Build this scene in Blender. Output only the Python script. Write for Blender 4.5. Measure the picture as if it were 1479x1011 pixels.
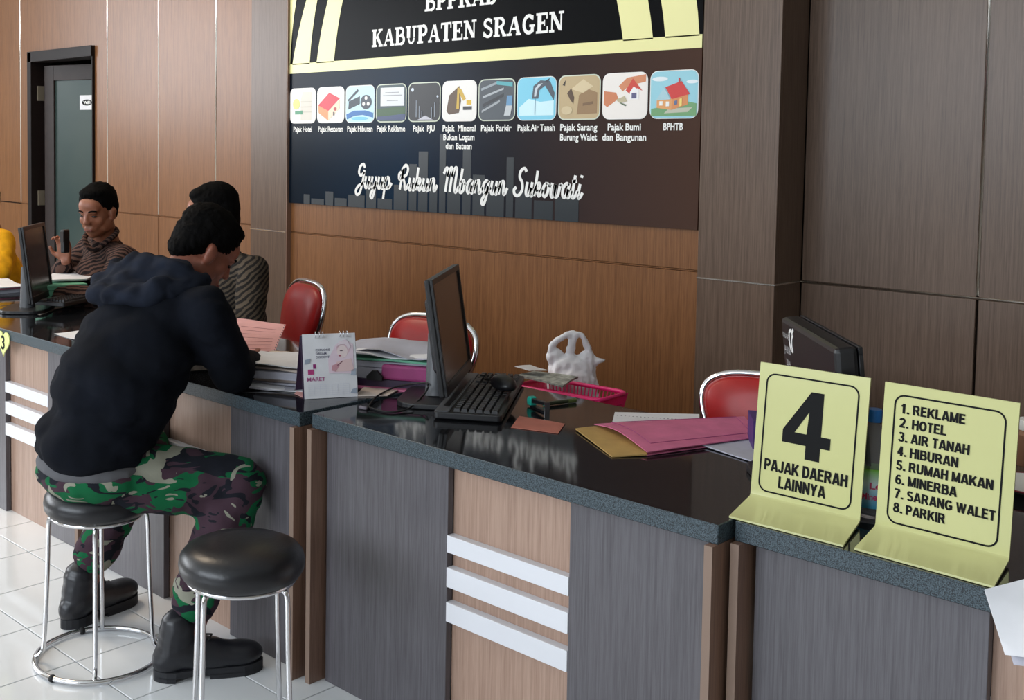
import bpy, bmesh, math, random
from mathutils import Vector, Matrix, noise
random.seed(7)
C = bpy.context.scene.collection
PI = math.pi
for o in list(bpy.data.objects): bpy.data.objects.remove(o)

# ------------------------------------------------------------------ camera
F_PX, CXP, CYP = 1629.8, 556.617, 306.851
YAW, PITCH, ROLL, CAM_Z = .8078, .0561, .0118, 1.4761
fw = Vector((-math.sin(YAW)*math.cos(PITCH), math.cos(YAW)*math.cos(PITCH), -math.sin(PITCH)))
r0 = Vector((math.cos(YAW), math.sin(YAW), 0)); u0 = r0.cross(fw)
rr = math.cos(ROLL)*r0 + math.sin(ROLL)*u0; uu = -math.sin(ROLL)*r0 + math.cos(ROLL)*u0
cd = bpy.data.cameras.new('camera'); cam = bpy.data.objects.new('camera', cd); C.objects.link(cam)
M = Matrix((rr, uu, -fw)).transposed().to_4x4(); M.translation = Vector((0, 0, CAM_Z)); cam.matrix_world = M
cd.sensor_fit = 'HORIZONTAL'; cd.sensor_width = 36; cd.lens = 36*F_PX/1479
cd.shift_x = (739.5-CXP)/1479; cd.shift_y = -(505.5-CYP)/1479
cd.clip_start = .02; cd.clip_end = 100
bpy.context.scene.camera = cam

def ray(a, b): return fw + rr*((a-CXP)/F_PX) - uu*((b-CYP)/F_PX)
def at(a, b, z=.75):
    d = ray(a, b); return Vector((0, 0, CAM_Z)) + d*((z-CAM_Z)/d.z)
def aty(a, b, y):
    d = ray(a, b); return Vector((0, 0, CAM_Z)) + d*(y/d.y)

# ------------------------------------------------------------------ light
sc = bpy.context.scene
sc.view_settings.view_transform = 'Standard'; sc.view_settings.look = 'None'
sc.view_settings.gamma = 1; sc.view_settings.use_curve_mapping = False
sc.view_settings.exposure = 0.0
w = bpy.data.worlds.new('overcast_sky'); sc.world = w; w.use_nodes = True
w.node_tree.nodes['Background'].inputs[0].default_value = (.78, .87, 1, 1)
w.node_tree.nodes['Background'].inputs[1].default_value = 1.2
def area(name, loc, rot, sx, sy, power, col):
    d = bpy.data.lights.new(name, 'AREA'); d.shape = 'RECTANGLE'; d.size = sx; d.size_y = sy; d.energy = power; d.color = col
    o = bpy.data.objects.new(name, d); C.objects.link(o); o.location = loc; o.rotation_euler = rot; return o
area('daylight_front', (-2.9, -5.35, 2.45), (PI/2, 0, 0), 6.6, 2.1, 330, (.84, .92, 1))         # through the glass front
area('daylight_left', (-11.35, -1.85, 2.65), (PI/2, 0, -PI/2), 6.5, 1.8, 330, (.93, .96, 1))    # through the side glazing
area('ceiling_panel_light', (-5.6, 1.6, 3.9), (0, 0, 0), 1.6, .8, 62, (1, .80, .58))

# ------------------------------------------------------------------ materials
def lin(c):
    return tuple(((x/255)/12.92 if x/255 <= .04045 else ((x/255+.055)/1.055)**2.4) for x in c)
class NT:
    def __init__(s, name, rough=.5, spec=.5, metal=0, col=(200, 200, 200), **kw):
        s.m = bpy.data.materials.new(name); s.m.use_nodes = True; s.t = s.m.node_tree
        s.b = s.t.nodes['Principled BSDF']; s.set('Base Color', (*lin(col), 1)); s.set('Roughness', rough)
        s.set('Specular IOR Level', spec); s.set('Metallic', metal)
        s.tc = s.n('ShaderNodeTexCoord'); s.co = s.tc.outputs['Object']
        for k, v in kw.items(): s.set(k.replace('_', ' '), v)
    def n(s, t, **kw):
        x = s.t.nodes.new(t)
        for k, v in kw.items(): setattr(x, k, v)
        return x
    def set(s, k, v): s.b.inputs[k].default_value = v
    def l(s, a, b): s.t.links.new(a, b)
    def mapn(s, scale=(1, 1, 1), rot=(0, 0, 0), src=None):
        m = s.n('ShaderNodeMapping'); m.inputs['Scale'].default_value = scale; m.inputs['Rotation'].default_value = rot
        s.l(src or s.co, m.inputs[0]); return m.outputs[0]
    def noise(s, v, scale, detail=3, rough=.5, dist=0):
        x = s.n('ShaderNodeTexNoise'); s.l(v, x.inputs['Vector']); x.inputs['Scale'].default_value = scale
        x.inputs['Detail'].default_value = detail; x.inputs['Roughness'].default_value = rough; x.inputs['Distortion'].default_value = dist
        return x.outputs['Fac']
    def ramp(s, f, stops, interp='LINEAR'):
        x = s.n('ShaderNodeValToRGB'); s.l(f, x.inputs[0]); e = x.color_ramp.elements; x.color_ramp.interpolation = interp
        e[0].position = stops[0][0]; e[0].color = (*lin(stops[0][1]), 1); e[1].position = stops[1][0]; e[1].color = (*lin(stops[1][1]), 1)
        for p, c in stops[2:]:
            k = e.new(p); k.color = (*lin(c), 1)
        return x.outputs[0]
    def mix(s, f, a, b):
        x = s.n('ShaderNodeMix'); x.data_type = 'RGBA'; s.l(f, x.inputs[0]); s.l(a, x.inputs[6]); s.l(b, x.inputs[7]); return x.outputs[2]
    def col(s, c): s.l(c, s.b.inputs['Base Color'])
    def bump(s, f, strength=.2, dist=.002):
        x = s.n('ShaderNodeBump'); x.inputs['Strength'].default_value = strength; x.inputs['Distance'].default_value = dist
        s.l(f, x.inputs['Height']); s.l(x.outputs[0], s.b.inputs['Normal'])

def plain(name, col, rough=.5, spec=.5, metal=0, var=0, vs=20, bump=0, **kw):
    n = NT(name, rough, spec, metal, col, **kw)
    if var or bump:
        f = n.noise(n.co, vs, 4)
        if var:
            n.col(n.ramp(f, [(.3, tuple(max(0, c*(1-var)) for c in col)), (.7, tuple(min(255, c*(1+var)) for c in col))]))
        if bump: n.bump(f, bump, .003)
    return n.m
def laminate(name, c1, c2, rough=.3, spec=.5):
    n = NT(name, rough, spec); v = n.mapn((60, 60, 1.2)); f = n.noise(v, 3, 5, .65); v2 = n.mapn((260, 260, 9)); g = n.noise(v2, 1.5, 3, .6)
    x = n.n('ShaderNodeMath', operation='MULTIPLY_ADD'); n.l(g, x.inputs[0]); x.inputs[1].default_value = .5; n.l(f, x.inputs[2])
    big = n.noise(n.co, .9, 2); x2 = n.n('ShaderNodeMath', operation='MULTIPLY_ADD'); n.l(big, x2.inputs[0]); x2.inputs[1].default_value = .25; n.l(x.outputs[0], x2.inputs[2])
    n.col(n.ramp(x2.outputs[0], [(.55, c1), (1.1, c2)])); n.bump(x.outputs[0], .12, .001)
    n.l(n.ramp(f, [(.3, (int(255*rough),)*3), (.7, (int(255*rough*1.6),)*3)]), n.b.inputs['Roughness']) if False else None
    return n.m
MT = {}
MT['brown'] = laminate('brown_laminate', (90, 56, 32), (132, 90, 57), .32, .34)
MT['dark'] = laminate('dark_laminate', (75, 59, 49), (105, 86, 73), .3, .3)
MT['side_brown'] = laminate('fin_laminate', (100, 74, 60), (136, 106, 90), .35)
MT['desk_brown'] = laminate('desk_brown_laminate', (142, 112, 96), (176, 147, 130), .4)
MT['desk_dark'] = laminate('desk_dark_laminate', (70, 67, 71), (98, 95, 100), .35, .4)
MT['edge_band'] = plain('edge_banding', (134, 112, 98), .5)
MT['white_strip'] = plain('white_laminate', (225, 226, 232), .3)
MT['groove'] = plain('dark_joint_board', (30, 22, 18), .8)  # dark backing board that shows in the panel joints
MT['chrome'] = plain('chrome', (215, 215, 218), .14, metal=1)
MT['alu'] = plain('aluminium_trim', (226, 222, 214), .22, metal=1)
def granite(name, base, spk, rough, spec=.5, amt=.62, scale=420):
    n = NT(name, rough, spec); f = n.noise(n.co, scale, 2, .6); g = n.noise(n.co, scale*.35, 2)
    x = n.n('ShaderNodeMath', operation='MULTIPLY_ADD'); n.l(g, x.inputs[0]); x.inputs[1].default_value = .35; n.l(f, x.inputs[2])
    n.col(n.ramp(x.outputs[0], [(amt, base), (amt+.18, spk)])); return n.m
MT['granite'] = granite('black_granite_polished', (10, 10, 12), (40, 42, 46), .07)
MT['granite_edge'] = granite('black_granite_sawn_lit_edge', (24, 32, 38), (78, 92, 100), .4, .4, .58)  # unpolished cut; the lighter tone also has window light painted in
MT['tile'] = plain('white_floor_tile', (232, 234, 236), .1, .5, var=.02, vs=3)
MT['grout'] = plain('dark_grout', (92, 90, 92), .9)
MT['plaster'] = plain('cream_plaster', (150, 144, 132), .8, var=.03)
MT['ceiling'] = plain('white_ceiling', (225, 225, 220), .9)
MT['frame_dark'] = plain('dark_wood_frame', (24, 17, 16), .5, .2, var=.1)
MT['leaf_frame'] = plain('grey_brown_door_stile', (48, 40, 38), .5, .2, var=.08)
n = NT('frosted_door_glass', .35, .15, col=(62, 78, 78)); n.col(n.ramp(n.noise(n.co, 1.6, 2), [(.3, (44, 62, 62)), (.7, (64, 76, 72))])); MT['door_glass'] = n.m
MT['hinge'] = plain('steel_hinge', (190, 180, 160), .35, metal=.8)
MT['vinyl'] = plain('black_banner_vinyl', (17, 18, 20), .25, .05)
n = NT('navy_brown_banner_vinyl', .22, .08); s_ = n.n('ShaderNodeSeparateXYZ'); n.l(n.co, s_.inputs[0])
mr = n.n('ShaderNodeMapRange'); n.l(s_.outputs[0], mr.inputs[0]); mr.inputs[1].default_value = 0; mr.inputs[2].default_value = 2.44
n.col(n.ramp(mr.outputs[0], [(0, (16, 24, 34)), (.35, (18, 38, 58)), (.62, (38, 38, 44)), (1, (76, 56, 48))])); MT['vinyl2'] = n.m  # base colour runs from dark navy at left to brown at right
MT['vinyl_yellow'] = plain('pale_yellow_print', (238, 234, 168), .3)
MT['print_white'] = plain('white_print', (238, 238, 235), .35)
MT['skyline'] = plain('skyline_print', (30, 38, 44), .3)
MT['yellow_acrylic'] = plain('yellow_acrylic', (204, 204, 146), .12, .5)
MT['black_print'] = plain('black_print', (14, 14, 16), .6, .15)
MT['black_plastic'] = plain('black_plastic', (26, 26, 29), .38, var=.06)
MT['grey_plastic'] = plain('grey_plastic', (78, 80, 84), .45)
MT['key'] = plain('key_plastic', (34, 34, 37), .45)
n = NT('dark_screen', .22, .5, col=(58, 54, 56)); MT['screen'] = n.m
MT['red_vinyl'] = plain('red_seat_vinyl', (158, 20, 20), .38, .4, var=.04)
MT['stool_vinyl'] = plain('black_seat_vinyl', (24, 25, 30), .33, .5, bump=.15, vs=90)
MT['rubber'] = plain('black_rubber', (22, 22, 24), .7)
MT['skin'] = plain('skin', (138, 84, 60), .5, var=.05, vs=30, Subsurface_Weight=.08)
MT['skin_dark'] = plain('skin_darker_brown', (134, 78, 60), .5, var=.05, vs=30, Subsurface_Weight=.08)  # slightly darker skin tone for the man on the stool
MT['lip'] = plain('lip', (128, 66, 58), .5)
MT['eye_dark'] = plain('eye', (24, 16, 14), .2)
MT['hair'] = plain('black_hair', (8, 7, 7), .8, .06, bump=.5, vs=220)
n = NT('black_jacket_knit', .95, .1); f = n.noise(n.mapn((1, 1, 1)), 7, 4); n.col(n.ramp(f, [(.3, (12, 14, 19)), (.7, (19, 22, 30))])); n.bump(n.noise(n.co, 160, 3), .3, .002); MT['jacket'] = n.m
MT['hood'] = plain('blue_grey_hood_lining', (28, 32, 42), .95, .1, var=.2, vs=14, bump=.2)
MT['tee'] = plain('grey_tee', (92, 92, 96), .9, .2)
n = NT('woodland_camouflage', .9, .2); v = n.co
f1 = n.noise(n.mapn((1, 1, 1.6)), 6.5, 2, .5, .9); f2 = n.noise(n.mapn((1.2, 1, 1.7), (1, 2, 3)), 8, 2, .5, 1.2); f3 = n.noise(n.mapn((1, 1.1, 2.2), (4, 1, 2)), 9.5, 2, .5, 1.0)
def step(f, t): return n.ramp(f, [(0, (0, 0, 0)), (t, (255, 255, 255))], 'CONSTANT')
def rgb(c):
    x = n.n('ShaderNodeRGB'); x.outputs[0].default_value = (*lin(c), 1); return x.outputs[0]
c = n.mix(step(f1, .50), rgb((64, 46, 56)), rgb((16, 92, 56)))
c = n.mix(step(f3, .57), c, rgb((26, 28, 36)))
c = n.mix(step(f2, .585), c, rgb((138, 138, 124)))
n.col(c); n.bump(n.noise(v, 220, 2), .3, .001); MT['camo'] = n.m
MT['boot'] = plain('black_boot_leather', (26, 27, 33), .36, .5, bump=.25, vs=25)
MT['sole'] = plain('boot_sole', (30, 31, 36), .7)
def lurik(name, a, b, rot, scale=17):
    n = NT(name, .9, .2); wv = n.n('ShaderNodeTexWave'); wv.wave_type = 'BANDS'; wv.bands_direction = 'Z'
    n.l(n.mapn((1, 1, 1), rot), wv.inputs[0]); wv.inputs['Scale'].default_value = scale; wv.inputs['Distortion'].default_value = 3.5
    wv.inputs['Detail'].default_value = 2; wv.inputs['Detail Scale'].default_value = 1.4
    n.col(n.ramp(wv.outputs['Fac'], [(.42, a), (.62, b)])); return n.m
MT['lurik1'] = lurik('brown_striped_cloth', (30, 21, 22), (88, 64, 56), (.9, .4, 0), 17)
MT['lurik2'] = lurik('olive_striped_cloth', (25, 22, 21), (76, 66, 55), (-.6, .3, 0), 19)
MT['yellow_cloth'] = plain('yellow_cloth', (205, 150, 20), .85, .2, var=.1)
MT['pants_dark'] = plain('dark_trousers', (30, 28, 32), .9, .2)
MT['paper'] = plain('white_paper', (222, 222, 226), .7, .2, var=.02)
MT['paper2'] = plain('greyish_paper', (178, 178, 190), .7, .2, var=.03)
MT['paper3'] = plain('cream_paper', (205, 190, 180), .7, .2, var=.03)
MT['pinkpaper'] = plain('pink_form_paper', (228, 172, 170), .7, .2, var=.03)
MT['magenta'] = plain('magenta_folder', (150, 62, 112), .55, .3, var=.05)
MT['pinkfolder'] = plain('pink_folder', (204, 112, 146), .6, .3, var=.05)
MT['tan'] = plain('tan_folder', (180, 146, 88), .6, .3, var=.05)
MT['salmon'] = plain('salmon_card', (186, 112, 96), .6, .3, var=.04)
MT['mint'] = plain('mint_folder', (104, 168, 140), .6, .3)
MT['purple'] = plain('purple_binder', (74, 50, 112), .5)
MT['plum'] = plain('dark_plum_binder', (52, 34, 62), .5)
MT['teal'] = plain('turquoise_plastic', (40, 176, 156), .35)
MT['pinkplastic'] = plain('hot_pink_plastic', (232, 42, 120), .35, Subsurface_Weight=.1)
MT['bag'] = plain('white_plastic_film', (238, 236, 240), .35, .5, bump=.45, vs=22)
MT['news'] = plain('newsprint', (150, 152, 146), .8, .2, var=.25, vs=50)
MT['pet'] = plain('clear_bottle_plastic', (235, 240, 245), .05, .5, Transmission_Weight=.92, IOR=1.2)
MT['cap'] = plain('blue_cap', (40, 116, 190), .35)
n = NT('bottle_label', .35); s_ = n.n('ShaderNodeSeparateXYZ'); n.l(n.co, s_.inputs[0])
n.col(n.ramp(s_.outputs[2], [(0, (60, 160, 200)), (.035, (170, 214, 230)), (.05, (214, 232, 232)), (.078, (120, 190, 60))])); MT['label'] = n.m
MT['wood'] = plain('side_table_wood', (96, 66, 48), .5, var=.1)
MT['ink'] = plain('grey_ink', (110, 104, 112), .7)
MT['red_ink'] = plain('faded_red_ink', (176, 120, 122), .7)
MT['silver_pen'] = plain('silver_pen_ink', (190, 190, 190), .4)
MT['heart'] = plain('pale_green_heart', (226, 232, 150), .3)
def flat(c): 
    k = 'print_%02x%02x%02x' % c
    if k not in MT: MT[k] = plain('flat_print_'+k[6:], c, .35)
    return MT[k]

# ------------------------------------------------------------------ mesh helpers
def link(o, parent=None):
    C.objects.link(o)
    if parent is not None: o.parent = parent
    return o
def tag(o, label=None, cat=None, group=None, kind=None):
    if label: o['label'] = label
    if cat: o['category'] = cat
    if group: o['group'] = group
    if kind: o['kind'] = kind
    return o
def thing(name, loc, label, cat, rz=0, group=None):
    o = bpy.data.objects.new(name, None); o.empty_display_size = .05; C.objects.link(o); o.location = loc; o.rotation_euler = (0, 0, rz)
    return tag(o, label, cat, group)
class MB:
    def __init__(s): s.v = []; s.f = []; s.m = []
    def add(s, vs, fs, mi=0):
        k = len(s.v); s.v += [tuple(v) for v in vs]; s.f += [tuple(i+k for i in f) for f in fs]; s.m += [mi]*len(fs); return s
    def box(s, a, b, mi=0, mis=None):
        x0, y0, z0 = a; x1, y1, z1 = b
        vs = [(x0,y0,z0),(x1,y0,z0),(x1,y1,z0),(x0,y1,z0),(x0,y0,z1),(x1,y0,z1),(x1,y1,z1),(x0,y1,z1)]
        k = len(s.f); s.add(vs, [(3,2,1,0),(4,5,6,7),(0,1,5,4),(1,2,6,5),(2,3,7,6),(3,0,4,7)], mi)
        if mis:
            for i, q in mis.items(): s.m[k+i] = q
        return s
    def prism(s, pts, h, mi=0, M=None):
        """polygon in xy extruded by h along z, then transformed"""
        n = len(pts); vs = [Vector((p[0], p[1], 0)) for p in pts]+[Vector((p[0], p[1], h)) for p in pts]
        if M is not None: vs = [M @ v for v in vs]
        return s.add(vs, [tuple(range(n-1, -1, -1)), tuple(range(n, 2*n))]+[(i, (i+1) % n, n+(i+1) % n, n+i) for i in range(n)], mi)
    def tube(s, pts, r, seg=10, mi=0, closed=False, caps=True):
        pts = [Vector(p) for p in pts]; n = len(pts); rs = r if isinstance(r, (list, tuple)) else [r]*n; vs = []; 
        t0 = (pts[1]-pts[0]).normalized(); up = Vector((0, 0, 1)) if abs(t0.z) < .9 else Vector((1, 0, 0)); nrm = (up-t0*up.dot(t0)).normalized()
        for i, p in enumerate(pts):
            if closed: t = (pts[(i+1) % n]-pts[i-1]).normalized()
            else: t = (pts[min(i+1, n-1)]-pts[max(i-1, 0)]).normalized()
            nrm = (nrm-t*nrm.dot(t)).normalized(); b = t.cross(nrm)
            for k in range(seg):
                a = 2*PI*k/seg; vs.append(p+(nrm*math.cos(a)+b*math.sin(a))*rs[i])
        fs = []
        for i in range(n if closed else n-1):
            j = (i+1) % n
            for k in range(seg): k2 = (k+1) % seg; fs.append((i*seg+k, i*seg+k2, j*seg+k2, j*seg+k))
        if caps and not closed: fs += [tuple(range(seg-1, -1, -1)), tuple((n-1)*seg+k for k in range(seg))]
        return s.add(vs, fs, mi)
    def lathe(s, prof, c=(0, 0, 0), seg=40, mi=0):
        vs = []; n = len(prof)
        for r, z in prof:
            for k in range(seg): a = 2*PI*k/seg; vs.append((c[0]+r*math.cos(a), c[1]+r*math.sin(a), c[2]+z))
        fs = [(i*seg+k, i*seg+(k+1) % seg, (i+1)*seg+(k+1) % seg, (i+1)*seg+k) for i in range(n-1) for k in range(seg)]
        if prof[0][0] > 1e-5: fs.append(tuple(range(seg-1, -1, -1)))
        if prof[-1][0] > 1e-5: fs.append(tuple((n-1)*seg+k for k in range(seg)))
        return s.add(vs, fs, mi)
    def ell(s, c, r, R=None, seg=20, mi=0):
        vs = []; n = seg//2
        for i in range(n+1):
            t = PI*i/n
            for k in range(seg):
                a = 2*PI*k/seg; v = Vector((r[0]*math.sin(t)*math.cos(a), r[1]*math.sin(t)*math.sin(a), r[2]*math.cos(t)))
                if R is not None: v = R @ v
                vs.append(Vector(c)+v)
        fs = [(i*seg+k, (i+1)*seg+k, (i+1)*seg+(k+1) % seg, i*seg+(k+1) % seg) for i in range(n) for k in range(seg)]
        return s.add(vs, fs, mi)
    def cap(s, a, b, ra, rb, seg=14, mi=0):
        a = Vector(a); b = Vector(b); d = (b-a).normalized(); pts = []; rs = []
        for i in range(5): t = PI/2*i/4; pts.append(a-d*ra*math.cos(t)); rs.append(max(ra*math.sin(t), 1e-4))
        for i in range(5): t = PI/2*i/4; pts.append(b+d*rb*math.sin(t)); rs.append(max(rb*math.cos(t), 1e-4))
        return s.tube(pts, rs, seg, mi)
    def build(s, name, mats, parent=None, bevel=0, smooth=False, loc=None, segs=2):
        me = bpy.data.meshes.new(name); me.from_pydata(s.v, [], s.f); me.update()
        for m in (mats if isinstance(mats, (list, tuple)) else [mats]): me.materials.append(MT[m] if isinstance(m, str) else m)
        me.polygons.foreach_set('material_index', s.m)
        bm = bmesh.new(); bm.from_mesh(me); bmesh.ops.remove_doubles(bm, verts=bm.verts, dist=1e-6); bmesh.ops.recalc_face_normals(bm, faces=bm.faces); bm.to_mesh(me); bm.free()
        if smooth:
            me.polygons.foreach_set('use_smooth', [True]*len(me.polygons))
        o = bpy.data.objects.new(name, me)
        if smooth == 'auto':
            o.data.set_sharp_from_angle(angle=math.radians(40))
        link(o, parent)
        if loc is not None: o.location = loc
        if bevel:
            b = o.modifiers.new('bevel', 'BEVEL'); b.width = bevel; b.segments = segs; b.limit_method = 'ANGLE'; b.angle_limit = .6
        return o
def box(name, a, b, mat, parent=None, bevel=0, **kw): return MB().box(a, b).build(name, mat, parent, bevel, **kw)
def rrect(x0, y0, x1, y1, r, n=5):
    p = []
    for cx, cy, a0 in ((x1-r, y1-r, 0), (x0+r, y1-r, 90), (x0+r, y0+r, 180), (x1-r, y0+r, 270)):
        for i in range(n+1): a = math.radians(a0+90*i/n); p.append((cx+r*math.cos(a), cy+r*math.sin(a)))
    return p
def spline(pts, n=8, closed=False):
    P = [Vector(p) for p in pts]; out = []; N = len(P)
    for i in range(N if closed else N-1):
        if closed: a, b, c, d = P[i-1], P[i], P[(i+1) % N], P[(i+2) % N]
        else: a, b, c, d = P[max(i-1, 0)], P[i], P[i+1], P[min(i+2, N-1)]
        for k in range(n):
            t = k/n; out.append(.5*((2*b)+(c-a)*t+(2*a-5*b+4*c-d)*t*t+(3*b-a-3*c+d)*t**3))
    if not closed: out.append(P[-1])
    return out
def ribbon(mb, pts, wd, h, M, mi=0):
    """flat stroke of constant width following 2-D points, thickness h"""
    P = [Vector((p[0], p[1])) for p in pts]; L = []; R = []
    for i in range(len(P)):
        t = (P[min(i+1, len(P)-1)]-P[max(i-1, 0)])
        if t.length < 1e-9: t = Vector((1, 0))
        t.normalize(); nn = Vector((-t.y, t.x))*wd/2; L.append(P[i]+nn); R.append(P[i]-nn)
    n = len(P); vs = [M @ Vector((p.x, p.y, 0)) for p in L+R]+[M @ Vector((p.x, p.y, h)) for p in L+R]
    fs = []
    for i in range(n-1):
        fs += [(i, i+1, n+i+1, n+i), (2*n+i, 3*n+i, 3*n+i+1, 2*n+i+1), (i, 2*n+i, 2*n+i+1, i+1), (n+i, n+i+1, 3*n+i+1, 3*n+i)]
    fs += [(0, n, 3*n, 2*n), (n-1, 3*n-1, 4*n-1, 2*n-1)]
    mb.add(vs, fs, mi)
def text_mesh(s, bold=0.0):
    cu = bpy.data.curves.new('lettering', 'FONT'); cu.body = s; cu.size = 1; cu.offset = bold; cu.resolution_u = 3; cu.extrude = 0
    o = bpy.data.objects.new('tmp', cu); C.objects.link(o); dg = bpy.context.evaluated_depsgraph_get(); dg.update()
    me = bpy.data.meshes.new_from_object(o.evaluated_get(dg)); bpy.data.objects.remove(o); return me
def text(name, s, mat, M, width=None, height=None, bold=0.02, parent=None, align='L', xs=1.0, cap=None):
    """letters whose baseline starts at local origin of M (x right, y up, z out); fitted to a width and/or cap height"""
    me = text_mesh(s, bold); xs_ = [v.co.x for v in me.vertices]; ys_ = [v.co.y for v in me.vertices]
    x0, x1, y0, y1 = min(xs_), max(xs_), min(ys_), max(ys_)
    ky = (cap/.73) if cap else 1
    kx = width/(x1-x0) if width else ky*xs
    off = 0 if align == 'L' else -(x1-x0)*kx/2
    for v in me.vertices: v.co = M @ Vector(((v.co.x-x0)*kx+off, v.co.y*ky, 0.0))
    me.materials.append(MT[mat] if isinstance(mat, str) else mat)
    o = bpy.data.objects.new(name, me); link(o, parent); return o
def frame(o, x, y):
    """matrix with origin o, local x along x, local y along y, z = x cross y"""
    x = Vector(x).normalized(); y = Vector(y); z = x.cross(y).normalized(); y = z.cross(x)
    m = Matrix((x, y, z)).transposed().to_4x4(); m.translation = Vector(o); return m
def bake(o, voxel, smooth=4):
    md = o.modifiers.new('r', 'REMESH'); md.mode = 'VOXEL'; md.voxel_size = voxel; md.use_smooth_shade = True
    if smooth: s = o.modifiers.new('s', 'SMOOTH'); s.iterations = smooth; s.factor = .5
    dg = bpy.context.evaluated_depsgraph_get(); dg.update()
    me = bpy.data.meshes.new_from_object(o.evaluated_get(dg)); old = o.data; mats = list(old.materials); o.modifiers.clear(); o.data = me
    me.materials.clear()
    for m in mats: me.materials.append(m)
    me.polygons.foreach_set('use_smooth', [True]*len(me.polygons)); me.polygons.foreach_set('material_index', [0]*len(me.polygons)); return o
def displace(o, fn):
    me = o.data; me.update(); nr = [v.normal.copy() for v in me.vertices]
    for v, nn in zip(me.vertices, nr): v.co += nn*fn(v.co)
    me.update()

# ------------------------------------------------------------------ setting
YW = 3.764; YC = 3.576; YP = 2.003; YG = 1.973; ZJ = 1.0315; ZT = .75
T = .3044; TX = -2.5768; TY = 1.5503
fl = tag(box('floor', (-11.5, -5.5, -.1), (4, 6.2, -.005), 'grout'), kind='structure')
g = .002; tile_me = None
for i in range(-14, 9):
    for j in range(-3, 2):
        x = TX+i*T; y = TY+j*T
        if tile_me is None:
            o = box('tile', (g, g, -.006), (T-g, T-g, 0), 'tile', fl, .0012, segs=1); tile_me = o
        else:
            o = tile_me.copy(); link(o, fl)
        o.location = (x, y, 0)
mb = MB()
for i in range(-29, 22):
    for j in range(-23, 15):
        if -14 <= i < 9 and -3 <= j < 2: continue
        x = TX+i*T; y = TY+j*T
        if x < -11.5 or x > 3.7 or y < -5.5 or y > 5.9: continue
        mb.box((x+g, y+g, -.006), (x+T-g, y+T-g, 0))
tag(mb.build('tiling', 'tile', fl), kind='stuff')
tag(box('ceiling', (-11.6, -5.6, 4), (4.1, 6.3, 4.1), 'ceiling'), kind='structure')
tag(box('wall_right', (4, -5.6, 0), (4.1, 6.2, 4), 'plaster'), kind='structure')
mb = MB()
mb.box((-11.6, -5.6, 0), (-11.5, -5.2, 4)); mb.box((-11.6, 1.5, 0), (-11.5, 6.2, 4)); mb.box((-11.6, -5.2, 0), (-11.5, 1.5, 1.65)); mb.box((-11.6, -5.2, 3.6), (-11.5, 1.5, 4))
tag(mb.build('wall_left', 'plaster'), kind='structure')
mb = MB()
mb.box((-11.5, -5.6, 0), (-6.3, -5.5, 4)); mb.box((.5, -5.6, 0), (4, -5.5, 4)); mb.box((-6.3, -5.6, 0), (.5, -5.5, 1.3)); mb.box((-6.3, -5.6, 3.6), (.5, -5.5, 4))
tag(mb.build('wall_front', 'plaster'), kind='structure')
w1 = tag(MB().box((-6.3, -5.58, 1.3), (-6.22, -5.5, 3.6)).box((.42, -5.58, 1.3), (.5, -5.5, 3.6)).box((-6.3, -5.58, 1.3), (.5, -5.5, 1.37)).box((-6.3, -5.58, 3.53), (.5, -5.5, 3.6)).build('window_1', 'alu'), kind='structure')
for x in (-4.6, -2.9, -1.2): box('mullion', (x-.03, -5.57, 1.37), (x+.03, -5.51, 3.53), 'alu', w1)
w2 = tag(MB().box((-11.58, -5.2, 1.65), (-11.5, -5.12, 3.6)).box((-11.58, 1.42, 1.65), (-11.5, 1.5, 3.6)).box((-11.58, -5.2, 1.65), (-11.5, 1.5, 1.72)).box((-11.58, -5.2, 3.53), (-11.5, 1.5, 3.6)).build('window_2', 'alu'), kind='structure')
for y in (-3.5, -1.85, -.2): box('mullion', (-11.57, y-.03, 1.72), (-11.51, y+.03, 3.53), 'alu', w2)

# back wall: structure board with laminate panels and metal trims
DX0, DX1, DZ = -7.956, -7.01, 2.162; YL = 3.93
mb = MB()
mb.box((-11.5, YL+.02, 0), (DX0, YL+.12, 4)); mb.box((DX1, YL+.02, 0), (-4.8, YL+.12, 4)); mb.box((DX0, YL+.02, DZ), (DX1, YL+.12, 4)); mb.box((-4.85, YW+.02, 0), (4, YL+.12, 4))
wb = tag(mb.build('wall_back', 'groove'), kind='structure')
gp = .004
def panel(x0, x1, z0, z1, mat='brown', y=YW, parent=wb):
    return box('panel', (x0+gp, y, z0+gp), (x1-gp, y+.02, z1-gp), mat, parent, .0015, segs=1)
XL = [-11.49, -10.69, -10.05, -9.41, -8.77, -8.129]
for a, b in zip(XL[:-1], XL[1:]):
    panel(a, b, 0, ZJ, y=YL); panel(a, b, ZJ, 4, y=YL)
panel(-8.129, DX0, 0, ZJ, y=YL); panel(DX1, -6.844, 0, ZJ, y=YL)
MB().box((-8.125, YL, ZJ+gp), (DX0, YL+.02, 4)).box((DX0, YL, DZ), (DX1, YL+.02, 4)).box((DX1, YL, ZJ+gp), (-6.848, YL+.02, 4)).build('panel', 'brown', wb)
for a, b in ((-6.844, -6.21), (-6.21, -5.583), (-5.583, -4.985)):
    panel(a, b, 0, ZJ, y=YL); panel(a, b, ZJ, 4, y=YL)
panel(-4.70, -2.12, 0, ZJ); panel(-4.70, -2.12, ZJ, 4)
RX = [-1.833, -1.255, -.64, -.02, .6, 1.22, 1.84, 2.46, 3.08, 3.99]
for k, (a, b) in enumerate(zip(RX[:-1], RX[1:])):
    panel(a, b, 0, ZJ, 'dark'); panel(a, b, ZJ, 4, 'dark')
tn = 1
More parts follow.
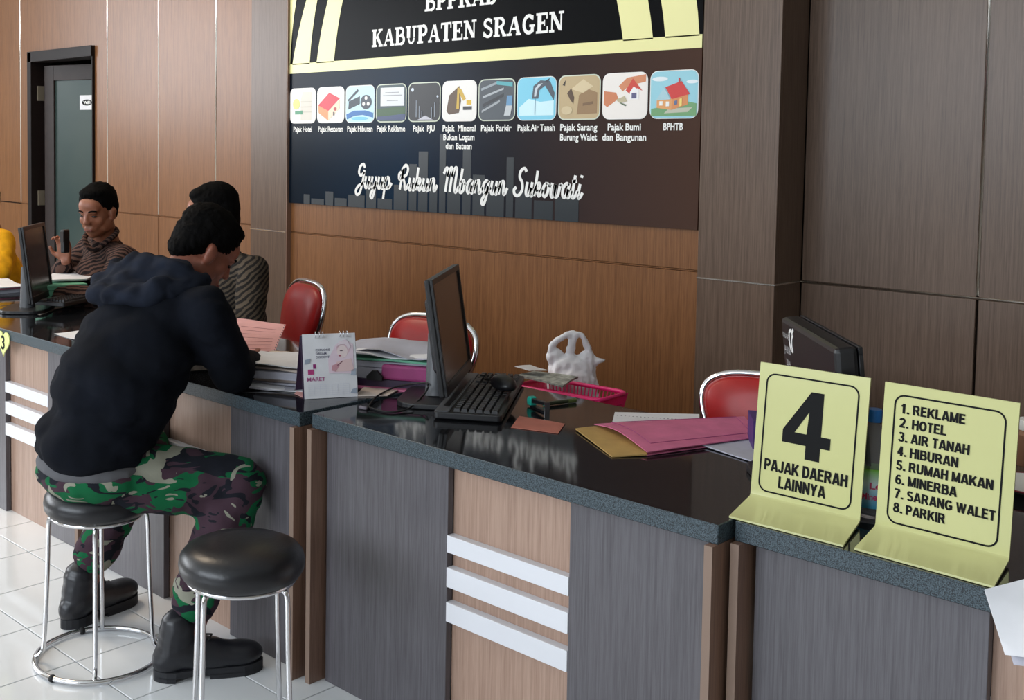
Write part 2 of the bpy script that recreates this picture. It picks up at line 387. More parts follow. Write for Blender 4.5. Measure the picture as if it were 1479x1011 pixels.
for x in (-8.129, -6.844, -6.21, -5.583, -1.255, -.64, -.02):
    yq = YL if x < -3 else YW
    o = MB().tube([(x, yq+.003, ZJ+.01 if x != -6.844 else ZJ), (x, yq+.003, 3.9)], .0065, 8).build('trim_%d' % tn, 'alu', smooth=True); tag(o, kind='structure'); tn += 1
for x0, x1, yq in ((-8.129, DX0, YL), (DX1, -5.0, YL), (-4.66, -2.13, YW)):
    o = MB().tube([(x0, yq+.006, ZJ), (x1, yq+.006, ZJ)], .003, 6).build('trim_%d' % tn, 'brown'); tag(o, kind='structure'); tn += 1
o = MB().tube([(-1.833, YW+.003, ZJ), (3.9, YW+.003, ZJ)], .006, 8).build('trim_%d' % tn, 'alu', smooth=True); tag(o, kind='structure'); tn += 1
# boxed columns standing proud of the wall
for nm, x0, x1, YC, YW_ in (('column_1', -4.975, -4.668, 3.735, YL), ('column_2', -2.127, -1.833, 3.576, YW)):
    col = tag(box(nm, (x0+.004, YC+.006, 0), (x1-.004, YW_+.01, 4), 'groove'), kind='structure')
    for z0, z1 in ((0, ZJ), (ZJ, 4)):
        box('panel', (x0, YC, z0+.003), (x1, YC+.02, z1-.003), 'dark', col, .001, segs=1)
        box('panel', (x1-.015, YC+.02, z0+.003), (x1, YW_, z1-.003), 'dark', col)
        box('panel', (x0, YC+.02, z0+.003), (x0+.015, YW_, z1-.003), 'dark', col)
    MB().tube([(x0, YC-.0005, ZJ), (x1+.001, YC-.0005, ZJ), (x1+.001, YW, ZJ)], .0035, 6).build('trim_strip', 'alu', col)
o = MB().box((-4.668, YW-.028, 0), (-4.662, YW+.005, 4)).build('trim_%d' % tn, 'side_brown'); tag(o, kind='structure')
# door to the corridor
dr = tag(MB().box((DX0, YL-.03, 0), (DX0+.056, YL+.12, DZ)).box((DX1-.012, YL-.02, 0), (DX1, YL+.12, DZ)).box((DX0, YL-.03, DZ-.075), (DX1, YL+.12, DZ)).build('door_1', 'frame_dark', bevel=.003), kind='structure')
hx, hy = -7.85, 4.0
lf = bpy.data.objects.new('door_leaf', None); link(lf, dr); lf.location = (hx, hy, 0); lf.rotation_euler = (0, 0, math.radians(14))
LW = .86; LZ = DZ-.1
MB().box((0, -.02, .02), (.10, .02, LZ)).box((LW-.14, -.02, .02), (LW, .02, LZ)).box((.10, -.02, LZ-.11), (LW-.14, .02, LZ)).box((.10, -.02, .02), (LW-.14, .02, .2)).build('leaf_frame', 'leaf_frame', lf, bevel=.002)
box('glass_pane', (.10, -.004, .2), (LW-.14, .004, LZ-.11), 'door_glass', lf)
lf2 = lf
for z in (1.86, 1.08, .3):
    box('hinge', (-7.900, YL+.02, z-.055), (-7.892, YL+.075, z+.055), 'hinge', dr, .002)
# corridor behind the door
tag(MB().box((-9.5, 6.1, 0), (-4, 6.2, 4)).build('wall_corridor_far', 'plaster'), kind='structure')
tag(box('wall_corridor_left', (-9.6, YL+.12, 0), (-9.5, 6.2, 4), 'plaster'), kind='structure')
tag(box('wall_corridor_right', (-4, YL+.12, 0), (-3.9, 6.2, 4), 'plaster'), kind='structure')
# wifi notice taped to the glass
th = math.radians(14)
def leafp(u, z, out=.0): return Vector((hx+u*math.cos(th)+out*math.sin(th), hy+u*math.sin(th)-out*math.cos(th), z))
ns = thing('notice_sheet', leafp(.362, 1.735, .006), 'white paper notice with black wireless logo on the open glass door', 'notice')
ns.rotation_euler = (0, 0, th)
MB().box((0, -.002, 0), (.17, 0, .105)).build('sheet', 'paper', ns)
m_ = frame((.03, -.003, .03), (1, 0, 0), (0, 0, 1))
MB().prism([(.05*math.cos(a)+.045, .022*math.sin(a)+.022) for a in [2*PI*k/24 for k in range(24)]], .0006, M=m_).build('logo', 'black_print', ns)
text('lettering', 'WiFi', 'print_white', frame((.04, -.0042, .042), (1, 0, 0), (0, 0, 1)), width=.07, cap=.022, parent=ns)

# ------------------------------------------------------------------ banner
BX0, BX1, BZ0, BZ1 = -4.69, -2.236, 1.187, 3.0
bn = thing('banner', (BX0, YW-.0, BZ0), 'large black and yellow tax office banner hung between the two dark columns', 'banner')
BY = -.012
zS0, zS1 = 1.865-BZ0, 1.915-BZ0; W = BX1-BX0
def bpt(x, z): return (x-BX0, z-BZ0)
FB = frame((0, BY, 0), (1, 0, 0), (0, 0, 1))
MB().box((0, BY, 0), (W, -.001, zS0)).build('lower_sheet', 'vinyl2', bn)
MB().box((0, BY, zS0), (W, -.001, BZ1-BZ0)).build('upper_sheet', 'vinyl', bn)
def fb(lift=.001): return frame((0, BY-lift, 0), (1, 0, 0), (0, 0, 1))
MB().prism([(0, zS0), (W, zS0), (W, zS1), (0, zS1)], .0008, M=fb()).build('yellow_band', 'vinyl_yellow', bn)
def arc(xs_bot, xs_top_, name='yellow_arc'):
    # curved stripe between two edges given at z 1.915 and z 2.25, continued upwards
    def edge(xb, xt, sgn):
        p = []
        for k in range(12):
            t = k/11; z = 1.91+t*.95; s = (z-1.91)/.335; p.append((xb+(xt-xb)*s+sgn*.035*(s*s-s), z))
        return p
    sgn = 1 if xs_bot[0] < -3.4 else -1
    L = edge(xs_bot[0], xs_top_[0], sgn); R = edge(xs_bot[1], xs_top_[1], sgn)
    mb = MB()
    for k in range(11):
        q = [L[k], R[k], R[k+1], L[k+1]]; q = [(min(max(a, BX0), BX1), b) for a, b in q]
        if abs(q[0][0]-q[1][0]) < 1e-4 and abs(q[2][0]-q[3][0]) < 1e-4: continue
        mb.prism([bpt(*c_) for c_ in q], .0008, M=fb())
    mb.build(name, 'vinyl_yellow', bn)
arc((-4.69, -4.660), (-4.69, -4.611)); arc((-4.640, -4.500), (-4.527, -4.439)); arc((-4.445, -4.310), (-4.352, -4.237))
arc((-2.584, -2.448), (-2.672, -2.526)); arc((-2.393, -2.248), (-2.466, -2.31))
# city skyline silhouette along the bottom
mb = MB(); x = .15
sk = [(.05,.05),(.1,.03),(.06,.07),(.09,.04),(.12,.06),(.07,.10),(.1,.05),(.09,.12),(.05,.22),(.06,.28),(.05,.12),(.04,.36),(.08,.16),(.05,.30),(.07,.18),(.1,.14),(.04,.26),(.09,.12),(.1,.08),(.12,.10)]
for wd, h in sk: mb.prism([(x, .0), (x+wd, .0), (x+wd, h), (x, h)], .0005, M=fb(.0006)); x += wd+.012
tag(mb.build('skyline_print', 'skyline', bn), kind='stuff')
# --- slab serif capitals
def arcp(cx, cy, rx, ry, a0, a1, n=10): return [(cx+rx*math.cos(math.radians(a0+(a1-a0)*i/n)), cy+ry*math.sin(math.radians(a0+(a1-a0)*i/n))) for i in range(n+1)]
S_, H_ = .235, .115
GL = {
 'B': (.78, [(S_, [(.2,.05),(.2,.95)]), (H_, [(0,.05),(.45,.05)]), (H_, [(0,.95),(.45,.95)]), (H_,[(.2,.52),(.45,.52)]), (.15, arcp(.42,.74,.21,.2,90,-90)), (.17, arcp(.45,.285,.24,.235,90,-90))]),
 'P': (.74, [(S_, [(.2,.05),(.2,.95)]), (H_, [(0,.05),(.42,.05)]), (H_, [(0,.95),(.42,.95)]), (H_,[(.2,.45),(.42,.45)]), (.17, arcp(.4,.7,.25,.25,90,-90))]),
 'K': (.86, [(S_, [(.2,.05),(.2,.95)]), (H_, [(0,.05),(.4,.05)]), (H_, [(0,.95),(.4,.95)]), (.1,[(.26,.42),(.68,.93)]), (.2,[(.42,.58),(.72,.06)]), (H_,[(.52,.95),(.84,.95)]), (H_,[(.55,.05),(.86,.05)])]),
 'A': (.86, [(.09,[(.12,.05),(.42,.95)]), (.2,[(.45,.95),(.7,.05)]), (H_,[(.25,.33),(.6,.33)]), (H_,[(0,.05),(.28,.05)]), (H_,[(.54,.05),(.86,.05)])]),
 'D': (.8, [(S_, [(.2,.05),(.2,.95)]), (H_, [(0,.05),(.42,.05)]), (H_, [(0,.95),(.42,.95)]), (.18, arcp(.38,.5,.32,.45,90,-90,14))]),
 'U': (.82, [(S_, [(.2,.95),(.2,.35)]), (.12, arcp(.41,.33,.2,.28,180,360)), (.1,[(.62,.35),(.62,.95)]), (H_,[(0,.95),(.38,.95)]), (H_,[(.48,.95),(.8,.95)])]),
 'T': (.76, [(S_, [(.38,.05),(.38,.95)]), (H_,[(.02,.95),(.74,.95)]), (H_,[(.2,.05),(.56,.05)]), (.08,[(.05,.7),(.05,.95)]), (.08,[(.71,.7),(.71,.95)])]),
 'E': (.74, [(S_, [(.2,.05),(.2,.95)]), (H_,[(0,.95),(.68,.95)]), (H_,[(0,.05),(.7,.05)]), (H_,[(.2,.5),(.5,.5)]), (.07,[(.5,.36),(.5,.64)]), (.08,[(.65,.7),(.65,.95)]), (.08,[(.68,.05),(.68,.32)])]),
 'N': (.86, [(.09,[(.16,.05),(.16,.95)]), (.2,[(.2,.92),(.66,.1)]), (.09,[(.7,.05),(.7,.95)]), (H_,[(0,.05),(.3,.05)]), (H_,[(0,.95),(.28,.95)]), (H_,[(.56,.95),(.86,.95)])]),
 'S': (.66, [(.16, arcp(.34,.73,.22,.21,30,200,10)+arcp(.34,.27,.23,.22,70,-160,12)), (.08,[(.56,.7),(.56,.95)]), (.08,[(.08,.05),(.08,.32)])]),
 'R': (.84, [(S_, [(.2,.05),(.2,.95)]), (H_, [(0,.05),(.4,.05)]), (H_, [(0,.95),(.42,.95)]), (H_,[(.2,.5),(.42,.5)]), (.16, arcp(.4,.725,.24,.225,90,-90)), (.18,[(.46,.5),(.68,.06)]), (H_,[(.58,.05),(.84,.05)])]),
 'G': (.82, [(.18, arcp(.42,.5,.3,.43,40,320,16)), (.18,[(.64,.1),(.64,.42)]), (H_,[(.46,.42),(.8,.42)]), (.08,[(.66,.7),(.66,.95)])]),
}
def slab(s, x0, x1, z0, h, nm):
    adv = sum(GL[c_][0]+.05 if c_ in GL else .38 for c_ in s)-.05; k = (x1-x0)/adv; x = x0; mb = MB(); q = 0
    for c_ in s:
        if c_ not in GL: x += .38*k; continue
        for j, (wd, pts) in enumerate(GL[c_][1]):
            ribbon(mb, [((x-BX0)+p[0]*k, (z0-BZ0)+p[1]*h) for p in pts], wd*(k+h)/2, .0008, fb(.001+.0001*j))
        x += (GL[c_][0]+.05)*k
    return mb.build(nm, 'print_white', bn)
slab('KABUPATEN SRAGEN', -4.03, -2.875, 1.968, .083, 'lettering')
slab('BPPKAD', -3.675, -3.235, 2.112, .083, 'lettering')
# --- flowing script line
SG = {
 'G': (1.15, [[(.95,1.7),(.7,2.0),(.3,1.8),(.2,1.3),(.5,1.05),(.85,1.25),(.95,1.5)], [(.92,1.35),(.85,.5),(.65,-.4),(.25,-.6),(.05,-.25),(.35,.15),(.8,.3),(1.15,.6)]]),
 'R': (1.45, [[(.35,1.45),(.1,1.25),(.2,.85),(.5,1.1),(.62,1.7),(.5,.8),(.4,0)], [(.4,1.6),(.8,2.0),(1.15,1.75),(1.05,1.25),(.6,1.0)], [(.62,1.0),(.9,.6),(1.05,.08),(1.25,.1),(1.45,.5)]]),
 'M': (1.9, [[(-.1,1.4),(.1,1.85),(.32,1.75),(.36,1.2),(.33,0)], [(.36,1.2),(.6,1.85),(.85,1.8),(.88,1.2),(.85,0)], [(.88,1.2),(1.12,1.85),(1.38,1.75),(1.38,.5),(1.5,.0),(1.7,.15),(1.85,.5)]]),
 'S': (1.2, [[(1.05,1.75),(.8,2.0),(.45,1.8),(.42,1.35),(.75,.95),(.85,.4),(.55,.0),(.15,.05),(.0,.4),(.2,.6)]]),
 'u': (.9, [[(.1,1),(.07,.35),(.2,.02),(.42,.12),(.58,.6)], [(.61,1),(.57,.25),(.66,.0),(.8,.12),(.93,.5)]]),
 'y': (.9, [[(.1,1),(.07,.4),(.2,.08),(.42,.15),(.58,.6)], [(.61,1),(.56,-.2),(.38,-.8),(.12,-.7),(.2,-.3),(.93,.5)]]),
 'p': (.95, [[(.12,1),(.06,-.85)], [(.1,.55),(.3,.95),(.56,.85),(.62,.4),(.42,.02),(.12,.2)], [(.5,.08),(.75,.15),(.95,.5)]]),
 'k': (.85, [[(.1,1.85),(.08,0)], [(.1,.45),(.35,.95),(.55,.8),(.42,.5),(.15,.42)], [(.3,.45),(.5,.05),(.68,.1),(.86,.5)]]),
 'n': (.92, [[(.1,1),(.08,0)], [(.09,.5),(.28,.95),(.5,.88),(.54,.3),(.62,.02),(.78,.12),(.93,.5)]]),
 'b': (.85, [[(.12,1.85),(.09,.25),(.28,.0),(.52,.2),(.56,.7),(.4,.95),(.14,.75)], [(.56,.75),(.85,.6)]]),
 'a': (.9, [[(.58,.85),(.34,1.0),(.08,.7),(.08,.25),(.26,.0),(.48,.2),(.58,.6)], [(.62,1),(.57,.25),(.66,.0),(.8,.12),(.93,.5)]]),
 'g': (.9, [[(.58,.85),(.34,1.0),(.08,.7),(.08,.3),(.26,.08),(.48,.25),(.58,.6)], [(.62,1),(.56,-.2),(.38,-.8),(.12,-.7),(.2,-.3),(.93,.5)]]),
 'o': (.82, [[(.34,1.0),(.08,.72),(.08,.25),(.3,.0),(.54,.25),(.56,.75),(.34,1.0)], [(.54,.85),(.82,.75)]]),
 'w': (1.15, [[(.08,1),(.06,.3),(.2,.0),(.38,.15),(.46,.9)], [(.46,.9),(.46,.25),(.6,.0),(.8,.2),(.88,.95)], [(.88,.95),(1.15,.8)]]),
 't': (.62, [[(.18,1.6),(.13,.25),(.24,.0),(.42,.12),(.6,.5)], [(-.05,1.15),(.42,1.2)]]),
 'i': (.5, [[(.12,1),(.09,.25),(.18,.0),(.34,.12),(.48,.4)], [(.17,1.45),(.19,1.62)]]),
}
mb = MB(); x = 0; adv = sum(SG[c_][0] if c_ in SG else .75 for c_ in 'Guyup Rukun Mbangun Sukowati'); k = 1.37/adv; xh = .058
for c_ in 'Guyup Rukun Mbangun Sukowati':
    if c_ not in SG: x += .75*k; continue
    for st in SG[c_][1]:
        pts = [(x+p[0]*k+p[1]*xh*.16+(-4.136-BX0), p[1]*xh+(1.285-BZ0)) for p in st]
        pts = [(p.x, p.y) for p in spline([Vector((a, b, 0)) for a, b in pts], 6)]
        ribbon(mb, pts, .0140, .0008, fb(.001))
    x += SG[c_][0]*k
tag(mb.build('script_lettering', 'print_white', bn), kind='stuff')
# --- eleven tax pictures
IZ0, IZ1 = 1.604, 1.787
caps = [('Pajak Hotel',), ('Pajak Restoran',), ('Pajak Hiburan',), ('Pajak Reklame',), ('Pajak  PJU',), ('Pajak  Mineral', 'Bukan Logam', 'dan Batuan'), ('Pajak Parkir',), ('Pajak Air Tanah',), ('Pajak Sarang', 'Burung Walet'), ('Pajak Bumi', 'dan Bangunan'), ('BPHTB',)]
capw = [(.150,), (.190,), (.185,), (.195,), (.14,), (.20, .19, .16), (.175,), (.20,), (.185, .185), (.155, .205), (.085,)]
def ell2(cx, cy, rx, ry, n=16): return [(cx+rx*math.cos(2*PI*k/n), cy+ry*math.sin(2*PI*k/n)) for k in range(n)]
WH, SKY = (238, 236, 232), (128, 196, 214)
draw = [
 (WH, [((214,208,196), [(.42,.08),(.85,.08),(.85,.9),(.5,.9),(.42,.7)]), ((196,190,176), [(.42,.3),(.85,.3),(.85,.33),(.42,.33)]), ((196,190,176), [(.42,.45),(.85,.45),(.85,.48),(.42,.48)]), ((196,190,176), [(.42,.6),(.85,.6),(.85,.63),(.42,.63)]), ((220,224,120), ell2(.25,.55,.14,.16)), ((60,140,100), [(.2,.25),(.5,.25),(.5,.36),(.2,.36)])]),
 (WH, [((214,44,66), [(.03,.5),(.45,.85),(.85,.68),(.42,.33)]), ((226,150,96), [(.03,.5),(.42,.33),(.42,.05),(.05,.28)]), ((236,216,190), [(.42,.33),(.85,.66),(.85,.4),(.42,.05)]), ((180,60,60), ell2(.68,.38,.06,.05)), ((90,80,76), [(.6,.2),(.66,.2),(.66,.3),(.6,.3)])]),
 ((196,232,244), [((40,52,66), [(.08,.35),(.5,.5),(.5,.72),(.1,.58)]), ((225,235,240), [(.12,.6),(.2,.63),(.3,.73),(.22,.7)]), ((40,52,66), [(.06,.62),(.42,.92),(.46,.86),(.1,.58)]), ((50,60,74), ell2(.72,.55,.2,.2)), (WH, ell2(.72,.66,.05,.05)), (WH, ell2(.64,.5,.05,.05)), (WH, ell2(.8,.5,.05,.05)), ((40,110,180), [(.02,.22),(.3,.32),(.7,.32),(.97,.25),(.97,.12),(.6,.2),(.3,.18),(.04,.08)]), ((120,200,226), ell2(.5,.1,.3,.05))]),
 ((52,74,80), [((48,84,48), [(.02,.15),(.98,.15),(.98,.4),(.02,.35)]), ((54,70,110), [(.02,.03),(.98,.03),(.98,.2),(.02,.12)]), ((222,226,230), [(.14,.42),(.95,.42),(.95,.93),(.14,.93)]), ((150,154,160), [(.3,.78),(.78,.78),(.78,.8),(.3,.8)]), ((150,154,160), [(.22,.7),(.88,.7),(.88,.72),(.22,.72)]), ((150,154,160), [(.36,.56),(.74,.56),(.74,.58),(.36,.58)])]),
 ((14,16,24), [((210,220,235), ell2(.12,.84,.045,.05)), ((190,200,215), ell2(.93,.64,.03,.03)), ((150,160,175), [(.24,.1),(.26,.1),(.26,.55),(.24,.55)]), ((150,160,175), [(.34,.08),(.36,.08),(.36,.4),(.34,.4)]), ((150,160,175), [(.43,.06),(.45,.06),(.45,.26),(.43,.26)]), ((150,160,175), [(.84,.1),(.86,.1),(.86,.48),(.84,.48)]), ((150,160,175), [(.74,.08),(.76,.08),(.76,.36),(.74,.36)]), ((190,190,200), [(.3,.03),(.55,.14),(.8,.03)])]),
 (WH, [((92,70,50), [(.12,.25),(.2,.65),(.5,.88),(.56,.5),(.5,.2),(.2,.16)]), ((206,170,60), [(.45,.85),(.56,.8),(.7,.55),(.62,.5),(.5,.7),(.5,.3),(.42,.3)]), ((220,180,50), [(.72,.4),(.86,.4),(.86,.52),(.72,.52)]), ((50,50,56), [(.62,.27),(.88,.27),(.88,.36),(.62,.36)])]),
 ((70,78,86), [((150,160,168), [(.05,.8),(.5,.95),(.52,.9),(.06,.74)]), ((170,176,182), [(.1,.6),(.7,.8),(.7,.75),(.1,.54)]), ((40,44,52), [(.1,.4),(.7,.66),(.7,.58),(.1,.32)]), ((160,166,172), [(.08,.24),(.6,.5),(.6,.44),(.08,.18)]), ((84,170,180), [(.5,.88),(.95,.82),(.95,.92),(.5,.97)]), ((100,150,190), [(.78,.35),(.95,.35),(.95,.6),(.8,.6)]), ((190,196,200), [(.72,.1),(.9,.1),(.95,.35),(.78,.35)])]),
 ((126,206,232), [((206,240,248), [(.05,.1),(.95,.1),(.95,.45),(.6,.42),(.3,.5),(.05,.3)]), ((74,84,96), [(.38,.5),(.55,.5),(.58,.7),(.72,.8),(.95,.45),(.97,.62),(.85,.9),(.6,.93),(.42,.8)]), ((200,210,218), [(.44,.55),(.49,.55),(.53,.74),(.66,.86),(.55,.84),(.46,.74)]), ((52,60,72), [(.7,.9),(.84,.97),(.8,.86)]), ((90,130,160), [(.46,.12),(.48,.12),(.48,.5),(.46,.5)])]),
 ((190,168,128), [((150,120,84), [(.45,.1),(.95,.12),(.95,.6),(.7,.7),(.5,.55)]), ((214,196,158), [(.3,.7),(.6,.92),(.85,.75),(.6,.6)]), ((84,62,44), [(.2,.6),(.3,.72),(.38,.5),(.36,.35),(.28,.45)]), ((60,50,42), [(.08,.8),(.16,.92),(.14,.78)]), ((120,92,64), [(.6,.3),(.85,.34),(.85,.4),(.6,.36)]), ((206,188,150), ell2(.2,.2,.14,.1))]),
 ((240,234,228), [((206,128,88), [(.02,.62),(.3,.58),(.36,.44),(.1,.26),(.02,.32)]), ((210,136,96), [(.36,.72),(.55,.9),(.97,.96),(.97,.8),(.6,.72),(.45,.6)]), ((206,66,54), [(.52,.62),(.68,.88),(.9,.6),(.78,.66),(.64,.52)]), ((240,240,240), [(.62,.42),(.82,.42),(.82,.62),(.7,.7),(.62,.58)]), ((90,90,130), [(.66,.44),(.77,.44),(.77,.56),(.66,.56)]), ((190,180,150), [(.3,.42),(.5,.5),(.56,.38),(.4,.34)]), ((90,110,84), [(.4,.36),(.56,.3),(.52,.27),(.4,.34)])]),
 ((150,206,220), [((226,236,240), ell2(.2,.84,.17,.05)), ((226,236,240), ell2(.88,.76,.12,.04)), ((110,160,110), [(.02,.04),(.98,.04),(.98,.3),(.8,.34),(.02,.2)]), ((186,188,170), [(.3,.1),(.8,.12),(.9,.22),(.4,.2)]), ((222,160,100), [(.14,.22),(.46,.17),(.46,.42),(.14,.38)]), ((214,140,84), [(.46,.17),(.8,.28),(.8,.52),(.46,.42)]), ((206,52,48), [(.46,.4),(.84,.5),(.66,.78),(.32,.66)]), ((170,206,216), [(.12,.38),(.3,.66),(.44,.4)]), ((240,240,236), [(.2,.27),(.27,.27),(.27,.36),(.2,.36)]), ((240,240,236), [(.34,.25),(.41,.25),(.41,.35),(.34,.35)]), ((90,110,150), [(.52,.27),(.58,.29),(.58,.38),(.52,.36)]), ((240,216,120), [(.63,.24),(.68,.26),(.68,.42),(.63,.4)]), ((206,52,48), [(.6,.74),(.63,.74),(.63,.85),(.6,.85)])]),
]
for i in range(11):
    x0 = -4.657+i*.2202-BX0; z0 = IZ0-BZ0; wd = .210; h = IZ1-IZ0
    border = (206, 214, 196) if i in (3, 4, 6, 8) else WH
    it = MB().prism(rrect(x0, z0, x0+wd, z0+h, .032), .0008, M=fb(.001)).build('tax_picture', flat(border), bn)
    e = .005 if i in (3, 4, 6, 8) else .003
    mats = [flat(draw[i][0])]; mb = MB(); mb.prism(rrect(x0+e, z0+e, x0+wd-e, z0+h-e, .028), .0004, M=fb(.0018))
    for j, (c_, pts) in enumerate(draw[i][1]):
        if flat(c_) not in mats: mats.append(flat(c_))
        mb.prism([(x0+e+p[0]*(wd-2*e), z0+e+p[1]*(h-2*e)) for p in pts], .0003, mi=mats.index(flat(c_)), M=fb(.0023+.0002*j))
    mb.build('drawing', mats, it)
    z = 1.562 if len(caps[i]) == 1 or True else 1.562
    for j, (s, cw) in enumerate(zip(caps[i], capw[i])):
        text('caption', s, 'print_white', frame((x0+wd/2, BY-.0015, z-BZ0-.001-.040*j), (1, 0, 0), (0, 0, 1)), width=cw, cap=.028, parent=bn, align='C', bold=.025)

# ------------------------------------------------------------------ counters
def counter(x0, x1, yg, label, bl=(.485, .855), group=None, ztop=ZT):
    t = thing('service_counter', (x0, yg, 0), label, 'counter', group=group)
    L = x1-x0; D = .72; dp = .03
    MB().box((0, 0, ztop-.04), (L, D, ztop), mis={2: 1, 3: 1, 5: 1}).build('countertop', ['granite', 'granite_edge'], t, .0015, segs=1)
    for a in (.001, L-.019):
        MB().box((a, -.018, 0), (a+.018, D-.03, ztop-.04), mis={2: 1}).build('end_panel', ['side_brown', 'edge_band'], t)
    b0, b1 = bl
    MB().box((.03, dp, 0), (b0, dp+.02, ztop-.04)).build('dark_panel', 'desk_dark', t, .001, segs=1)
    MB().box((b1, dp, 0), (L-.03, dp+.02, ztop-.04)).build('dark_panel', 'desk_dark', t, .001, segs=1)
    MB().box((b0, dp+.022, 0), (b1, dp+.04, ztop-.04)).build('brown_panel', 'desk_brown', t)
    for z0, z1 in ((.313, .362), (.400, .449), (.487, .530)):
        MB().box((b0, dp-.002, z0), (b1, dp+.022, z1)).build('white_strip', 'white_strip', t, .0008, segs=1)
    MB().box((.03, D-.12, .3), (L-.03, D-.105, ztop-.04)).build('modesty_board', 'desk_dark', t)
    return t
counter(-1.103, .16, 2.022, 'right counter unit carrying the two yellow number signs', (.46, .83))
counter(-2.345, -1.112, YG, 'middle counter unit carrying the keyboard, pink folder and desk calendar')
counter(-3.600, -2.375, 1.953, 'counter unit in front of the seated man in camouflage trousers', (.50, .865))
counter(-4.835, -3.612, YG-.005, 'left counter unit marked with the green heart numbered three', (.555, .915))
counter(-6.08, -4.85, YG-.005, 'far left counter unit mostly beyond the edge of view')

# heart-shaped number plate
hp = thing('number_plate', (-4.222, 1.966, .70), 'pale green heart shaped plate numbered 3 on the granite edge', 'sign')
def heart(s):
    return [(s*16*math.sin(t)**3/17, s*(13*math.cos(t)-5*math.cos(2*t)-2*math.cos(3*t)-math.cos(4*t))/17) for t in [2*PI*k/40 for k in range(40)]]
FH = frame((0, 0, 0), (1, 0, 0), (0, 0, 1))
MB().prism(heart(.058), .004, M=FH).build('heart_plate', 'heart', hp)
text('numeral', '3', 'black_print', frame((0, -.0046, -.028), (1, 0, 0), (0, 0, 1)), cap=.055, bold=.02, parent=hp, align='C')

# ------------------------------------------------------------------ stools
def stool(x, y, rz, label, sz=1):
    t = thing('round_stool', (x, y, 0), label, 'stool', rz); t.scale = (1, 1, sz)
    MB().lathe([(0, .408), (.128, .408), (.141, .412), (.1505, .426), (.1525, .442), (.149, .458), (.137, .471), (.112, .481), (.06, .486), (0, .487)], seg=56).build('seat', 'stool_vinyl', t, smooth='auto')
    MB().tube([(.128*math.cos(a), .128*math.sin(a), .404) for a in [2*PI*k/48 for k in range(48)]], .006, 8, closed=True).build('seat_ring', 'chrome', t, smooth=True)
    MB().tube([(.178*math.cos(a), .178*math.sin(a), .010) for a in [2*PI*k/56 for k in range(56)]], .0075, 8, closed=True).build('base_ring', 'chrome', t, smooth=True)
    for k in range(4):
        a = PI/4+k*PI/2; c_, s_ = math.cos(a), math.sin(a)
        pts = spline([(.10*c_, .10*s_, .402), (.128*c_, .128*s_, .398), (.138*c_, .138*s_, .375), (.142*c_, .142*s_, .25), (.152*c_, .152*s_, .06), (.160*c_, .160*s_, .025), (.178*c_, .178*s_, .012)], 4)
        MB().tube(pts, .0068, 8).build('leg', 'chrome', t, smooth=True)
    for k in range(3):
        a = .6+k*2*PI/3; MB().ell((.178*math.cos(a), .178*math.sin(a), .010), (.011, .011, .010)).build('rubber_foot', 'rubber', t, smooth=True)
    return t
stool(-2.862, 1.612, math.radians(12), 'round black stool with chrome base ring under the seated man', 1.055)
stool(-2.168, 1.607, math.radians(-31), 'empty round black stool with chrome legs standing nearest the camera', 1.085)

# ------------------------------------------------------------------ red office chairs
def chair(x, y, rz, label, ht=.90, wd=.40):
    t = thing('red_chair', (x, y, 0), label, 'chair', rz)
    # faces local -y; back pad leaning back
    Mb = Matrix.Translation((0, .19, .60)) @ Matrix.Rotation(math.radians(-12), 4, 'X')
    H2 = (ht-.60)/math.cos(.2)
    out = [(-wd*.34, 0), (wd*.34, 0), (wd*.44, H2*.25), (wd*.5, H2*.6), (wd*.46, H2*.83), (wd*.3, H2*.97), (0, H2), (-wd*.3, H2*.97), (-wd*.46, H2*.83), (-wd*.5, H2*.6), (-wd*.44, H2*.25)]
    loop = spline([Vector((a, 0, b)) for a, b in out], 4, closed=True)
    pad = MB(); n = len(loop); c0 = Vector((0, 0, H2*.5)); rings = [(.93, -.006), (.97, .006), (.97, .016), (.88, .028), (.5, .034), (.02, .035)]
    vs = []
    for s, d in [(.02, -.012), (.7, -.012)]+rings:
        for p in loop: q = c0+(p-c0)*s; vs.append(Mb @ Vector((q.x, -d, q.z)))
    fs = [(i*n+k, i*n+(k+1) % n, (i+1)*n+(k+1) % n, (i+1)*n+k) for i in range(len(rings)+1) for k in range(n)]
    pad.add(vs, fs).build('backrest', 'red_vinyl', t, smooth=True)
    tp = [p for p in spline([Vector((-wd*.36, 0, -.02)), Vector((-wd*.46, 0, H2*.25)), Vector((-wd*.515, 0, H2*.6)), Vector((-wd*.475, 0, H2*.85)), Vector((-wd*.31, 0, H2*.995)), Vector((0, 0, H2*1.03)), Vector((wd*.31, 0, H2*.995)), Vector((wd*.475, 0, H2*.85)), Vector((wd*.515, 0, H2*.6)), Vector((wd*.46, 0, H2*.25)), Vector((wd*.36, 0, -.02))], 6)]
    MB().tube([Mb @ p for p in tp], .011, 10).build('back_frame', 'chrome', t, smooth=True)
    seat = MB().prism(rrect(-.2, -.22, .2, .18, .07), .05, M=Matrix.Translation((0, 0, .42))); seat.build('seat', 'red_vinyl', t, .015, segs=3)
    for s in (-1, 1):
        a = Mb @ Vector((s*wd*.36, 0, -.02))
        MB().tube(spline([a, (s*.17, .14, .42), (s*.19, -.2, .02)], 5), .011, 8).build('leg', 'chrome', t, smooth=True)
        MB().tube(spline([(s*.19, -.18, .42), (s*.2, 0, .25), (s*.2, .24, .012)], 5), .011, 8).build('leg', 'chrome', t, smooth=True)
    MB().tube([(-.2, .24, .02), (.2, .24, .02)], .01, 8).build('stretcher', 'chrome', t, smooth=True)
    return t
chair(-3.78, 2.86, math.radians(-14), 'red chair with chrome rim behind the man in olive striped shirt', .895, .36)
